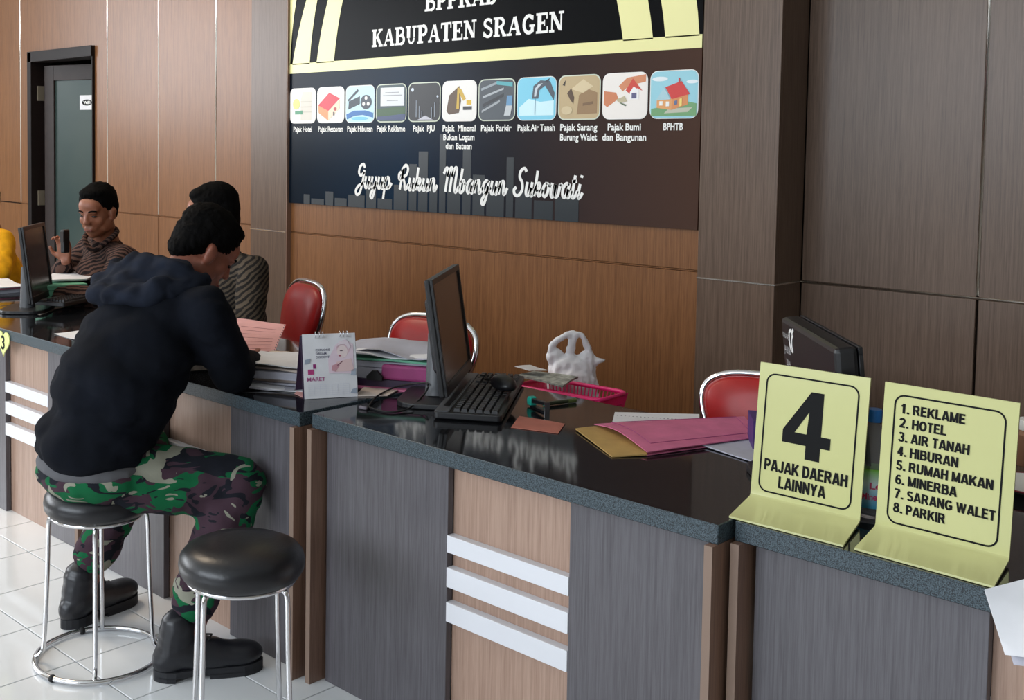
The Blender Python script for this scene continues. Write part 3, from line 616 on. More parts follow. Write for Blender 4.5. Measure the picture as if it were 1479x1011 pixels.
chair(-2.84, 2.75, math.radians(4), 'empty red chair with chrome rim partly behind the side-on monitor', .855, .40)
chair(-1.55, 2.88, math.radians(8), 'bright red chair partly behind the big number four sign', .815, .42)

# ------------------------------------------------------------------ people
def rotz(a): return Matrix.Rotation(a, 3, 'Z')
def head_prims(mb, c, R, neck_to, k=1.0):
    """c = head centre, R = head orientation (local y = face)"""
    P = lambda x, y, z: Vector(c)+R @ (Vector((x, y, z))*k)
    def E_(p, r, seg=20): mb.ell(P(*p), [q*k for q in r], R, seg)
    E_((0, -.012, .038), (.074, .094, .082)); E_((0, .022, -.015), (.064, .072, .080)); E_((0, .034, -.074), (.047, .050, .036)); E_((0, .055, -.092), (.024, .030, .018))
    E_((0, .05, .045), (.058, .045, .045))
    for s in (-1, 1):
        E_((s*.038, .052, -.022), (.026, .026, .028)); E_((s*.050, .01, -.055), (.022, .045, .035))
        E_((s*.078, -.008, -.012), (.009, .020, .031), 14); E_((s*.080, -.018, .004), (.012, .012, .018), 12)
        mb.cap(P(s*.012, .088, .022), P(s*.045, .078, .024), .0085*k, .007*k)
    mb.cap(P(0, .088, .018), P(0, .105, -.022), .008*k, .011*k)
    for s in (-1, 1): E_((s*.012, .098, -.026), (.009, .010, .008), 12)
    E_((0, .066, -.058), (.036, .026, .026)); mb.cap(P(-.016, .0885, -.056), P(.016, .0885, -.056), .0065*k, .0065*k); mb.cap(P(-.013, .0875, -.066), P(.013, .0875, -.066), .007*k, .007*k)
    mb.cap(P(0, -.02, -.05), neck_to, .056*k, .062*k)
    return P
def face_details(body, P, R, parent, k=1.0):
    for s in (-1, 1):
        m = MB(); m.ell(P(s*.031, .080, .003), (.014*k, .008*k, .0052*k), R, 14); m.build('eye', 'eye_dark', parent, smooth=True)
        m = MB(); m.tube(spline([P(s*.014, .0945, .026), P(s*.030, .0925, .031), P(s*.050, .078, .026)], 4), [.003*k]*5+[.0035*k]*3+[.002*k], 6); m.build('eyebrow', 'hair', parent, smooth=True)
    m = MB(); m.cap(P(-.017, .0955, -.0615), P(.017, .0955, -.0615), .0042*k, .0042*k); m.build('mouth', 'lip', parent, smooth=True)
def hair_mesh(P, R, parent, k=1.0, low=.0, tuft=.006, name='hair', back=True):
    mb = MB(); 
    def E_(p, r): mb.ell(P(*p), [q*k for q in r], R, 24)
    E_((0, -.022, .058), (.083, .098, .080)); E_((0, -.055, .022+low), (.078, .062, .075)); E_((0, .020, .100), (.064, .054, .028))
    for s in (-1, 1): E_((s*.066, -.006, .040), (.014, .034, .034))
    if back: E_((0, -.068, -.025), (.060, .040, .045))
    o = mb.build(name, 'hair', parent); bake(o, .006, 3)
    displace(o, lambda p: tuft*(.5*noise.noise(p*30)+.6*noise.noise(Vector((p.x*150, p.y*150, p.z*60)))) + tuft*.5*max(0, noise.noise(Vector((p.x*70, p.y*70, p.z*25)))))
    return o
def hand(mb, wrist, d, up, side, k=1.0, curl=.5, spread=.12):
    """wrist point, d = finger direction, up = back of hand, side = +1/-1 thumb side relative to d x up"""
    d = Vector(d).normalized(); up = Vector(up); up = (up-d*up.dot(d)).normalized(); sd = d.cross(up)*side; w_ = Vector(wrist)
    pal = w_+d*.045*k
    for q in (-.030, -.010, .010, .030): mb.cap(w_+sd*q*.6*k+d*.005*k, w_+sd*q*k+d*.080*k, .0135*k, .0115*k, 10)
    for i, (q, L) in enumerate(((.031, .068), (.0105, .078), (-.0105, .072), (-.030, .056))):
        b = w_+sd*q*k+d*.084*k; dd = (d+sd*q*spread*12).normalized(); p = b
        for j, (f, r) in enumerate(((.45, .0092), (.30, .0082), (.25, .0074))):
            a = curl*(j+.4)*.75; v = (dd*math.cos(a)-up*math.sin(a)).normalized(); e = p+v*L*f*k; mb.cap(p, e, r*k, r*.92*k, 8); p = e
    b = w_+sd*.026*k+d*.02*k; e = b+(d*.6+sd*.75-up*.25).normalized()*.042*k; e2 = e+(d*.9+sd*.25-up*.25).normalized()*.032*k
    mb.cap(b, e, .0125*k, .0105*k, 8); mb.cap(e, e2, .0102*k, .0085*k, 8)
V = Vector
def folds(amp, s1=9, s2=22, seed=0):
    o_ = Vector((seed*3.1, seed*1.7, seed))
    return lambda p: amp*(abs(noise.noise((p+o_)*s1))*1.6-.5)+amp*.45*noise.noise((p+o_)*s2)

# ---- seated man in camouflage trousers
root = thing('person', (-2.866, 1.60, 0), 'man in black hooded jacket and camouflage trousers seated on stool leaning on the counter', 'person')
iv = Matrix.Translation((2.866, -1.60, 0))
def place(o): o.data.transform(iv); return o
HC = V((-2.862, 1.975, 1.158)); HR = rotz(math.radians(-12)) @ Matrix.Rotation(math.radians(-38), 3, 'X')
neck = V((-2.87, 1.865, 1.055)); shL = V((-3.085, 1.83, 1.0)); shR = V((-2.675, 1.85, 1.0))
elR = V((-2.685, 1.955, .815)); wrR = V((-2.90, 2.17, .800)); elL = V((-3.13, 1.99, .82)); wrL = V((-3.02, 2.24, .795))
hipR = V((-2.79, 1.64, .545)); hipL = V((-2.95, 1.64, .545)); knR = V((-2.585, 1.90, .505)); knL = V((-3.10, 1.915, .50)); anR = V((-2.600, 1.755, .125)); anL = V((-3.115, 1.715, .125))
b = MB(); P = head_prims(b, HC, HR, neck, 1.0)
b.ell((-2.87, 1.62, .60), (.165, .13, .12)); b.ell((-2.87, 1.70, .80), (.16, .115, .17)); b.ell((-2.875, 1.80, .95), (.18, .11, .12)); b.cap(shL, shR, .05, .05)
for s_, e_, w_ in ((shL, elL, wrL), (shR, elR, wrR)): b.cap(s_, e_, .046, .038); b.cap(e_, w_, .038, .025)
hand(b, wrR, (-.75, .62, .1), (0, 0, 1), -1, 1, .5); hand(b, wrL, (.35, .9, -.02), (0, 0, 1), 1, 1, .35)
for h_, k_, a_, t_ in ((hipL, knL, anL, V((-3.145, 1.85, .05))), (hipR, knR, anR, V((-2.52, 1.885, .05)))):
    b.cap(h_, k_, .072, .05); b.cap(k_, a_, .05, .035); b.cap(a_-V((0, 0, .05)), t_, .032, .028)
body = place(bake(b.build('body', 'skin_dark', root), .006, 3))
face_details(body, lambda x, y, z: iv @ (HC+HR @ V((x, y, z))), HR, root)
place(hair_mesh(P, HR, root, 1.04, tuft=.007))
j = MB()
j.ell((-2.865, 1.600, .640), (.208, .158, .115)); j.ell((-2.865, 1.665, .77), (.212, .172, .17)); j.ell((-2.87, 1.735, .875), (.212, .165, .17)); j.ell((-2.87, 1.80, .965), (.208, .13, .12))
j.cap(shL, shR, .077, .077); j.cap((-2.87, 1.81, 1.01), (-2.87, 1.875, 1.065), .10, .075)
j.cap(shR, elR, .082, .070); j.cap(elR, wrR-V((-.03, .02, 0)), .062, .042); j.cap(shL, elL, .078, .062); j.cap(elL, wrL-V((0, .03, 0)), .058, .042)
jk = bake(j.build('jacket', 'jacket', root), .010, 5)
displace(jk, lambda p: (folds(.016, 6, 16, 1)(V((p.x*.6, p.y, p.z*1.6))) if True else 0)+.004*math.sin(p.z*70+5*noise.noise(p*6))*max(0, 1-abs(p.z-.60)/.12)); place(jk)
h = MB()
h.tube(spline([(-3.03, 1.90, 1.085), (-3.055, 1.80, 1.07), (-3.01, 1.71, 1.055), (-2.91, 1.675, 1.04), (-2.80, 1.72, 1.05), (-2.745, 1.81, 1.075), (-2.75, 1.91, 1.085)], 6), [.030]*8+[.042]*21+[.030]*8, 14)
h.ell((-2.93, 1.75, 1.055), (.12, .085, .065)); h.ell((-2.88, 1.82, 1.08), (.11, .07, .05)); h.ell((-2.98, 1.72, 1.03), (.07, .05, .055)); h.cap((-2.96, 1.79, 1.10), (-2.80, 1.84, 1.10), .062, .055)
h.tube(spline([(-3.02, 1.86, 1.115), (-3.045, 1.79, 1.115), (-3.0, 1.745, 1.11), (-2.91, 1.75, 1.10), (-2.83, 1.79, 1.105), (-2.79, 1.85, 1.11)], 6), .022, 12)
hd = bake(h.build('hood', 'hood', root), .008, 3); displace(hd, folds(.016, 12, 26, 3)); place(hd)
for s_ in (0, 1):
    q = V((-2.70-.0*s_, 1.925-.03*s_, 1.02-.01*s_))
place(MB().box((-2.683, 1.925, .965), (-2.675, 1.933, .995)).build('cord_tip', 'paper', root))
t_ = MB().ell((-2.868, 1.600, .575), (.192, .153, .060)); ts = bake(t_.build('shirt_hem', 'tee', root), .01, 3); place(ts)
p_ = MB()
p_.ell((-2.87, 1.605, .545), (.196, .158, .085)); 
p_.cap((-2.80, 1.62, .545), knR+V((-.01, .0, .005)), .108, .088); p_.cap((-2.95, 1.62, .545), knL, .105, .085)
p_.cap(knR, (-2.600, 1.765, .205), .082, .070); p_.cap(knL, (-3.110, 1.735, .205), .080, .068)
pt = bake(p_.build('trousers', 'camo', root), .010, 4)
displace(pt, lambda p: folds(.009, 9, 24, 5)(V((p.x, p.y, p.z*1.5)))); place(pt)
def boot(heel, toe, nm='boot'):
    heel = V(heel); toe = V(toe); d = (toe-heel); d.z = 0; L = d.length; d.normalize(); s = V((-d.y, d.x, 0)); Mx = Matrix((d, s, V((0, 0, 1)))).transposed().to_4x4(); Mx.translation = V((heel.x, heel.y, 0))
    m = MB(); q = lambda x, y, z: Mx @ V((x, y, z)); R3 = Mx.to_3x3()
    m.cap(q(.055, 0, .07), q(.068, 0, .145), .050, .050); m.ell(q(.05, 0, .055), (.056, .043, .05), R3); m.cap(q(.07, 0, .075), q(.17, 0, .055), .052, .045)
    m.ell(q(L*.58, 0, .052), (.09, .046, .040), R3); m.ell(q(L-.075, 0, .050), (.076, .047, .037), R3)
    o = bake(m.build(nm, 'boot', root), .006, 3)
    for v in o.data.vertices:
        if v.co.z < .022: v.co.z = .022
    displace(o, lambda p: (.0009*math.sin((p.z-.1)*190+6*noise.noise(p*12))*(1 if p.z > .08 else 0)+.002*noise.noise(p*20))); place(o)
    out = []
    for k in range(28):
        a = 2*PI*k/28; x = L/2+(L/2)*math.cos(a); wy = .044*(1-.18*math.exp(-((x-.42*L)/.05)**2)); out.append((x, max(-1, min(1, math.sin(a)*1.35))*wy))
    # sole: heel block and forefoot, stepped arch
    sl = MB().prism(out, .018, M=Mx @ Matrix.Translation((0, 0, .012)))
    sl.prism([p for p in out if p[0] < .085]+[], .014, M=Mx); sl.prism([p for p in out if p[0] > .12]+[], .014, M=Mx)
    so = place(sl.build('sole', 'sole', None)); so.parent = o
    lc = MB()
    for k in range(5):
        x = .105+.022*k; z = .142-.017*k
        lc.tube([q(x, -.022, z-.004), q(x+.012, 0, z+.004), q(x, .022, z-.004)], .0028, 6)
    l_ = place(lc.build('lace', 'rubber', None, smooth=True)); l_.parent = o
boot((-2.640, 1.655, 0), (-2.495, 1.925, 0)); boot((-3.105, 1.625, 0), (-3.160, 1.915, 0))

def official(loc, face, HC, HR, shl, shr, arms, shirt, label, skin='skin', hk=1.0, hl=.0, face_on=True, tuft=.005):
    """arms = [(shoulder, elbow, wrist, finger dir, thumb side)]"""
    root = thing('person', (loc[0], loc[1], 0), label, 'person'); iv = Matrix.Translation((-loc[0], -loc[1], 0))
    mid = (shl+shr)/2; pel = V((loc[0], loc[1]+.04, .50)); nb = mid+V((0, .0, .055)); b = MB()
    P = head_prims(b, HC, HR, nb); ch = (mid+pel)/2; f3 = V((face[0], face[1], 0)).normalized(); sd = V((-f3.y, f3.x, 0)); R3 = Matrix((sd, -f3, V((0, 0, 1)))).transposed()
    b.ell(pel, (.16, .12, .11), R3); b.ell(ch, (.15, .10, .20), R3); b.ell(mid-V((0, 0, .10)), (.165, .10, .12), R3); b.cap(shl, shr, .045, .045)
    for s_, e_, w_, fd, ts_, cl in arms: b.cap(s_, e_, .043, .036); b.cap(e_, w_, .036, .024); hand(b, w_, fd, (0, 0, 1), ts_, 1, cl)
    kn = [pel+sd*q+f3*.40+V((0, 0, -.02)) for q in (-.13, .13)]
    for q, kk in zip((-.09, .09), kn): b.cap(pel+sd*q, kk, .07, .05); b.cap(kk, V((kk.x, kk.y, .09)), .05, .035); b.cap((kk.x, kk.y, .04), V((kk.x, kk.y, .04))+f3*.15, .035, .03)
    bd = bake(b.build('body', skin, root), .006, 3); bd.data.transform(iv)
    if face_on: face_details(bd, lambda x, y, z: iv @ (HC+HR @ V((x, y, z))), HR, root)
    hh = hair_mesh(P, HR, root, hk, hl, tuft); hh.data.transform(iv)
    s = MB(); s.ell(pel+V((0, 0, .05)), (.195, .155, .12), R3); s.ell(ch, (.19, .135, .20), R3); s.ell(mid-V((0, 0, .10)), (.20, .125, .13), R3); s.cap(shl, shr, .066, .066)
    s.cap(mid+V((0, 0, .02)), mid+V((0, 0, .055))+f3*.01, .085, .066)
    for s_, e_, w_, fd, ts_, cl in arms: s.cap(s_, e_, .068, .058); s.cap(e_, w_+(e_-w_)*.12, .055, .043)
    so = bake(s.build('shirt', shirt, root), .010, 4); displace(so, folds(.008, 9, 22, loc[0])); so.data.transform(iv)
    c_ = MB().tube(spline([P(.0, .075, -.165), P(.062, .045, -.125), P(.07, -.03, -.105), P(0, -.08, -.10), P(-.07, -.03, -.105), P(-.062, .045, -.125)], 5, closed=True), .013, 8, closed=True).build('collar', shirt, root, smooth=True); c_.data.transform(iv)
    t = MB(); t.ell(pel, (.18, .14, .11), R3)
    for q, kk in zip((-.09, .09), kn): t.cap(pel+sd*q, kk, .085, .068); t.cap(kk, V((kk.x, kk.y, .12)), .066, .055)
    to = bake(t.build('trousers', 'pants_dark', root), .012, 3); to.data.transform(iv)
    for kk in kn:
        m = MB(); m.ell(V((kk.x, kk.y, .045))+f3*.07, (.046, .13, .042), R3).build('shoe', 'boot', root, smooth=True).data.transform(iv)
    return root, iv
# left official: 3/4 face, smiling down at his work
HR1 = rotz(math.radians(208)) @ Matrix.Rotation(math.radians(-14), 3, 'X')
official((-4.84, 2.76), (0, -1), V((-4.76, 2.68, 1.165)), HR1, V((-4.585, 2.72, .955)), V((-5.01, 2.78, .965)),
  [(V((-4.585, 2.72, .955)), V((-4.52, 2.56, .80)), V((-4.72, 2.41, .80)), (-.95, -.25, -.15), 1, .5), (V((-5.01, 2.78, .965)), V((-5.10, 2.66, .82)), aty(94, 350, 2.60)-V((.0, 0, .095)), (.05, -.1, 1), 1, 1.0)],
  'lurik1', 'smiling short haired man in brown striped shirt seated behind the left monitor', 'skin', 1.0)
HR2 = rotz(math.radians(140)) @ Matrix.Rotation(math.radians(-12), 3, 'X')
r2_, iv2 = official((-3.74, 2.70), (-.1, -1), V((-3.80, 2.66, 1.195)), HR2, V((-3.575, 2.70, .985)), V((-3.98, 2.72, .985)),
  [(V((-3.575, 2.70, .985)), V((-3.44, 2.58, .81)), V((-3.62, 2.42, .80)), (-.9, -.4, 0), 1, .3), (V((-3.98, 2.72, .985)), V((-4.02, 2.56, .81)), V((-3.93, 2.36, .80)), (.3, -.9, 0), -1, .3)],
  'lurik2', 'man in olive striped shirt seated behind the man in camouflage trousers', 'skin', 1.02)
wt = MB().tube([V((-3.60, 2.43, .80))+Matrix.Rotation(math.radians(42), 3, 'Z') @ V((0, .036*math.cos(a), .036*math.sin(a))) for a in [2*PI*k/20 for k in range(20)]], .006, 6, closed=True).build('wristwatch', 'chrome', r2_, smooth=True); wt.data.transform(iv2)
official((-6.08, 2.80), (0, -1), V((-6.10, 2.70, 1.14)), rotz(math.radians(185)), V((-5.84, 2.72, .95)), V((-6.29, 2.78, .93)),
  [(V((-5.84, 2.72, .95)), V((-5.66, 2.62, .80)), V((-5.92, 2.42, .80)), (-.8, -.5, 0), 1, .3), (V((-6.29, 2.78, .93)), V((-6.36, 2.58, .80)), V((-6.22, 2.42, .80)), (.5, -.9, 0), -1, .3)],
  'yellow_cloth', 'person in yellow shirt whose sleeve shows at the far left edge', 'skin')
for x_, y_ in ((-4.84, 2.80), (-6.08, 2.84)):
    pass

# ------------------------------------------------------------------ paper helpers
def sheet_mb(mb, A, B, C_, D, th=.0006, curl=.003, nx=8, ny=8, seed=0, mi=0, lift=None):
    """bilinear sheet A-B-C-D with a little buckle, closed solid"""
    A, B, C_, D = map(V, (A, B, C_, D)); vs = []
    for i in range(nx+1):
        for j in range(ny+1):
            u, v = i/nx, j/ny; p = A*(1-u)*(1-v)+B*u*(1-v)+C_*u*v+D*(1-u)*v
            z = curl*(noise.noise(V((p.x*7+seed, p.y*7, seed)))+.55)
            if lift: z += lift(u, v)
            vs.append(p+V((0, 0, max(0, z))))
    N = len(vs); top = [v+V((0, 0, th)) for v in vs]; fs = []
    q = lambda i, j: i*(ny+1)+j
    for i in range(nx):
        for j in range(ny): fs += [(q(i, j), q(i, j+1), q(i+1, j+1), q(i+1, j)), (N+q(i, j), N+q(i+1, j), N+q(i+1, j+1), N+q(i, j+1))]
    for i in range(nx): fs += [(q(i, 0), q(i+1, 0), N+q(i+1, 0), N+q(i, 0)), (q(i, ny), N+q(i, ny), N+q(i+1, ny), q(i+1, ny))]
    for j in range(ny): fs += [(q(0, j), N+q(0, j), N+q(0, j+1), q(0, j+1)), (q(nx, j), q(nx, j+1), N+q(nx, j+1), N+q(nx, j))]
    mb.add(vs+top, fs, mi); return mb
def rect(cx, cy, z, w_, h_, a):
    c_, s_ = math.cos(a), math.sin(a); return [V((cx+x*c_-y*s_, cy+x*s_+y*c_, z)) for x, y in ((-w_/2, -h_/2), (w_/2, -h_/2), (w_/2, h_/2), (-w_/2, h_/2))]
def sheet(name, corners, mat, label, cat, th=.0006, curl=.003, seed=0, parent=None, lift=None, group=None):
    o = sheet_mb(MB(), *corners, th=th, curl=curl, seed=seed, lift=lift).build(name, mat, parent, smooth='auto')
    if parent is None: tag(o, label, cat, group)
    return o
def pile(name, x, y, z, a, w_, h_, layers, label, cat='paper stack'):
    t = thing(name, (x, y, z), label, cat, a); zz = 0
    for i, (mat, th, dx, dy, da, cu) in enumerate(layers):
        nm = 'folder' if mat in ('magenta', 'mint', 'plum', 'purple', 'pinkfolder') else 'sheet_bundle' if th > .003 else 'sheet'
        sheet_mb(MB(), *rect(dx, dy, zz, w_, h_, da), th=th, curl=cu, seed=i*2.3+x).build(nm, mat, t, smooth='auto'); zz += th+cu*.35
    return t

# ------------------------------------------------------------------ on the left counter
def monitor(name, A, B, z0, hgt, tilt, nrm, label, base_xy, screen='screen', solid=False):
    """A,B = bottom corners of the panel (near, far); nrm = horizontal screen direction; tilt leans the top away"""
    A = V((A[0], A[1], 0)); B = V((B[0], B[1], 0)); mid = (A+B)/2; w_ = (B-A).length; nrm = V((nrm[0], nrm[1], 0)).normalized()
    x_ = V((nrm.y*-1, nrm.x, 0)); x_ = x_ if x_.dot(B-A) > 0 else -x_
    t = thing(name, (mid.x, mid.y, ZT), label, 'monitor')
    F = Matrix((x_, nrm, V((0, 0, 1)))).transposed().to_4x4() @ Matrix.Translation((0, 0, z0-ZT)) @ Matrix.Rotation(tilt, 4, 'X')
    def bx(nm, a, b_, mat, bev=.003, par=t): m = MB().box(a, b_); m.v = [tuple(F @ V(v)) for v in m.v]; return m.build(nm, mat, par, bev)
    bx('casing', (-w_/2, -.048 if solid else -.018, 0), (w_/2, -.002, hgt), 'black_plastic', .010 if solid else .004)
    if not solid: bx('rear_housing', (-w_/2+.09, -.045, .05), (w_/2-.09, -.017, hgt-.06), 'black_plastic', .012)
    bz_ = .016
    m = MB()
    for a, b_ in (((-w_/2, -.002, 0), (w_/2, .006, bz_+.012)), ((-w_/2, -.002, hgt-bz_), (w_/2, .006, hgt)), ((-w_/2, -.002, bz_), (-w_/2+bz_, .006, hgt-bz_)), ((w_/2-bz_, -.002, bz_), (w_/2, .006, hgt-bz_))): m.box(a, b_)
    m.v = [tuple(F @ V(v)) for v in m.v]; m.build('bezel', 'black_plastic', t, .001, segs=1)
    bx('screen', (-w_/2+bz_, -.002, bz_+.012), (w_/2-bz_, .001, hgt-bz_), screen, 0)
    bb = V((base_xy[0]-mid.x, base_xy[1]-mid.y, 0)); m = MB(); Rb = Matrix((x_, nrm, V((0, 0, 1)))).transposed()
    pts = [(Rb @ V((a, b_, 0))).to_2d()+bb.to_2d() for a, b_ in rrect(-.13, -.10, .13, .10, .06)]
    m.prism([(p.x, p.y) for p in pts], .016); m.build('foot', 'black_plastic', t, .004)
    top = F @ V((0, -.045, hgt*.45)); m = MB(); m.tube([bb+V((0, 0, .012)), bb.lerp(V((top.x, top.y, 0)), .5)+V((0, 0, top.z*.55)), V((top.x, top.y, top.z))], [.034, .030, .028], 12); m.build('neck', 'grey_plastic', t, smooth='auto')
    return t, F, x_, nrm
def keyboard(corners, z, label, tilt=0, light_end=True, zrise=.0):
    nl, nr, fr, fl_ = [V((p[0], p[1], 0)) for p in corners]; ctr = (nl+nr+fr+fl_)/4
    x_ = ((fr-nr)+(fl_-nl)).normalized(); y_ = V((-x_.y, x_.x, 0)); L = ((fr-nr).length+(fl_-nl).length)/2; Wd = ((nr-nl).length+(fr-fl_).length)/2
    t = thing('keyboard', (ctr.x, ctr.y, z), label, 'keyboard')
    F = Matrix((x_, y_, V((0, 0, 1)))).transposed().to_4x4() @ Matrix.Rotation(tilt, 4, 'X')
    m = MB(); m.prism(rrect(-L/2, -Wd/2, L/2, Wd/2, .012), .018, M=Matrix.Translation((0, 0, .004+zrise))); m.v = [tuple(F @ V(v)) for v in m.v]; m.build('case', 'black_plastic', t, .003)
    m = MB(); m.prism(rrect(-L/2+.006, Wd/2-.042, L/2-.006, Wd/2-.004, .006), .0025, M=Matrix.Translation((0, 0, .022+zrise))); m.v = [tuple(F @ V(v)) for v in m.v]; m.build('media_strip', 'grey_plastic', t)
    m = MB(); m.prism(rrect(-L/2+.06, Wd/2-.034, L/2-.10, Wd/2-.018, .003), .003, M=Matrix.Translation((0, 0, .023+zrise))); m.v = [tuple(F @ V(v)) for v in m.v]; m.build('media_buttons', 'black_plastic', t)
    ks = MB(); 
    for r_ in range(6):
        for c_ in range(22):
            if c_ in (15, 19 if r_ == 5 else 99): continue
            if r_ == 0 and 3 <= c_ <= 8: 
                if c_ != 3: continue
                x0 = -L/2+.016+c_*(L-.03)/22; x1 = x0+6*(L-.03)/22-.003
            else: x0 = -L/2+.016+c_*(L-.03)/22; x1 = x0+(L-.03)/22-.003
            y0 = -Wd/2+.012+r_*(Wd-.062)/6; y1 = y0+(Wd-.062)/6-.003
            v = [(x0,y0,.022),(x1,y0,.022),(x1,y1,.022),(x0,y1,.022),(x0+.002,y0+.002,.031),(x1-.002,y0+.002,.031),(x1-.002,y1-.002,.031),(x0+.002,y1-.002,.031)]
            ks.add([F @ (V(q)+V((0, 0, zrise))) for q in v], [(4,5,6,7),(0,1,5,4),(1,2,6,5),(2,3,7,6),(3,0,4,7)])
    tag(ks.build('keys', 'key', t), kind='stuff')
    return t
ZD = ZT
monitor('monitor', (-4.469, 2.205), (-4.731, 2.436), .80, .330, math.radians(7), (.66, .75), 'dark flat monitor seen almost edge on beside the man in brown stripes', (-4.64, 2.27))
nm_ = None
kb1 = keyboard([(-4.56, 2.26), (-4.42, 2.33), (-4.60, 2.72), (-4.74, 2.65)], ZT+.03, 'dark keyboard raised on folders under the hand of the left official', math.radians(0))
gA, gB = at(62, 414, .845), at(124, 410, .845); gx = (gB-gA).normalized(); gy = V((-gx.y, gx.x, 0)); gc = (gA+gB)/2+gy*.12
gt = thing('folder_stack', (gc.x, gc.y, ZT), 'stack of mint green folders behind the left monitor', 'folders', math.atan2(gx.y, gx.x))
for k in range(4): sheet_mb(MB(), *rect(.01*(k % 2), 0, .0245*k, (gB-gA).length, .24, .02*(k % 3-1)), th=.023, curl=0).build('folder', 'mint', gt, .003)
sheet('paper_sheaf', [at(70, 408, .851), at(126, 406, .851), at(141, 401, .851), at(80, 390, .851)], 'paper', 'white papers lying on the mint green folders', 'paper', .008, .006, 4)
pile('paper_pile', -5.42, 2.42, ZT, -.1, .36, .30, [('paper2', .02, 0, 0, 0, .002), ('pinkfolder', .006, .02, .01, .1, .002), ('paper', .004, .03, 0, -.1, .006)], 'white papers with a pink folder left of the left monitor')
sheet('loose_paper', [at(78, 483), at(110, 492), at(150, 487), at(128, 477)], 'paper', 'white sheet on the counter edge beside the black jacket sleeve', 'paper', .0008, .004, 2)
sheet('paper_slip', [at(46, 452), at(58, 455), at(92, 444), at(80, 441)], 'paper3', 'narrow pale slip in front of the raised keyboard', 'paper', .0008, .001, 3)
gl = thing('eyeglasses', (-4.16, 2.32, ZT), 'folded wire eyeglasses beside the elbow of the black jacket', 'eyeglasses', -.4)
for s in (-1, 1): MB().tube([(s*.032+.024*math.cos(a), 0, .022+.018*math.sin(a)) for a in [2*PI*k/20 for k in range(20)]], .0014, 5, closed=True).build('lens_rim', 'chrome', gl, smooth=True)
MB().tube([(-.01, 0, .03), (0, 0, .033), (.01, 0, .03)], .0014, 5).build('bridge', 'chrome', gl)
MB().tube([(.056, 0, .025), (.05, .12, .01)], .0014, 5).build('temple', 'chrome', gl); MB().tube([(-.056, 0, .025), (-.05, .12, .01)], .0014, 5).build('temple', 'chrome', gl)

ph = thing('phone_handset', aty(94, 350, 2.56), 'dark handset in the raised hand of the man in brown stripes', 'phone', .3)
MB().box((-.012, -.02, -.05), (.012, .02, .06)).build('body', 'black_plastic', ph, .006); MB().box((-.010, -.0215, .0), (.010, -.0195, .05)).build('display', 'screen', ph)
# ------------------------------------------------------------------ papers before the soldier
PX, PY = -2.78, 2.33
pile('document_stack', -2.73, 2.20, ZT, .45, .32, .25, [('paper', .004, .02, -.03, .12, .006), ('paper2', .006, .0, .02, -.08, .004), ('paper3', .012, .02, .03, .05, .003), ('paper2', .022, .0, .0, .0, .003), ('paper3', .006, -.01, .02, -.1, .006), ('paper', .003, .03, 0, .15, .012)],
     'untidy stack of grey and white documents between the seated man and the calendar')
fm = thing('pink_form', (-2.96, 2.36, ZT+.06), 'pale pink printed form with punched edge held up before the seated man', 'form')
A_, B_, C__, D_ = at(348, 528, .80), at(392, 520, .79), aty(413, 470, 2.47), aty(342, 461, 2.40)
off = -V(fm.location)
sheet_mb(MB(), A_+off, B_+off, C__+off, D_+off, th=.001, curl=.004, seed=5).build('sheet', 'pinkpaper', fm, smooth='auto')
ln = MB()
for k in range(9):
    v = .14+.085*k; a = A_.lerp(D_, v).lerp(B_.lerp(C__, v), .10)+off; b_ = A_.lerp(D_, v).lerp(B_.lerp(C__, v), .86)+off; nn = V((.25, -.75, .6))*.006
    ln.tube([a+nn, a.lerp(b_, .5)+nn, b_+nn], .0006, 4)
tag(ln.build('print_lines', 'red_ink', fm), kind='stuff')
e_ = MB()
for k in range(14):
    v = (k+.5)/14; p = B_.lerp(C__, v)+off+V((.2, -.75, .6))*.006; e_.ell(p, (.0028, .001, .0028), seg=8)
tag(e_.build('punch_holes', 'ink', fm), kind='stuff')
sheet('loose_paper', [at(350, 562, .752), at(425, 566, .752), at(438, 553, .752), at(372, 545, .752)], 'paper2', 'creased grey sheet hanging at the edge below the document stack', 'paper', .001, .01, 9)
sheet('pink_slip', [at(425, 570), at(440, 576), at(446, 570), at(432, 562)], 'pinkpaper', 'small torn pink slip beside the calendar foot', 'paper', .0008, .004, 6)

# ------------------------------------------------------------------ desk calendar
cl = V(at(440, 577)); cr = V(at(517, 573)); cx_ = (cr-cl).normalized(); cyb = V((-cx_.y, cx_.x, 0)); cw = (cr-cl).length
ca = thing('desk_calendar', cl, 'white and pink tent calendar standing open at the month of March', 'calendar', math.atan2(cx_.y, cx_.x))
chh = .182; le = .045
def tent(s0, s1, y0, y1, z0, z1, th=.002):
    return MB().add([(s0,y0,z0),(s1,y0,z0),(s1,y1,z1),(s0,y1,z1),(s0,y0+th,z0),(s1,y0+th,z0),(s1,y1+th,z1),(s0,y1+th,z1)], [(3,2,1,0),(4,5,6,7),(0,1,5,4),(1,2,6,5),(2,3,7,6),(3,0,4,7)])
tent(-.004, cw+.002, .004, le+.002, 0, chh-.004, .003).build('stand_board', 'plum', ca)
tent(-.004, cw+.002, .11, le+.006, 0, chh-.004, .003).build('stand_board', 'plum', ca)
tent(0, cw, 0, le-.002, .001, chh).build('page', 'paper', ca)
FC = frame((0, -.0006, .001), (1, 0, 0), (0, le-.002, chh-.001)); slp = math.hypot(le-.002, chh)
def fc(x, y, l=0.0006): 
    m = FC.copy(); m.translation = FC @ V((x*cw, y*slp, l)); return m
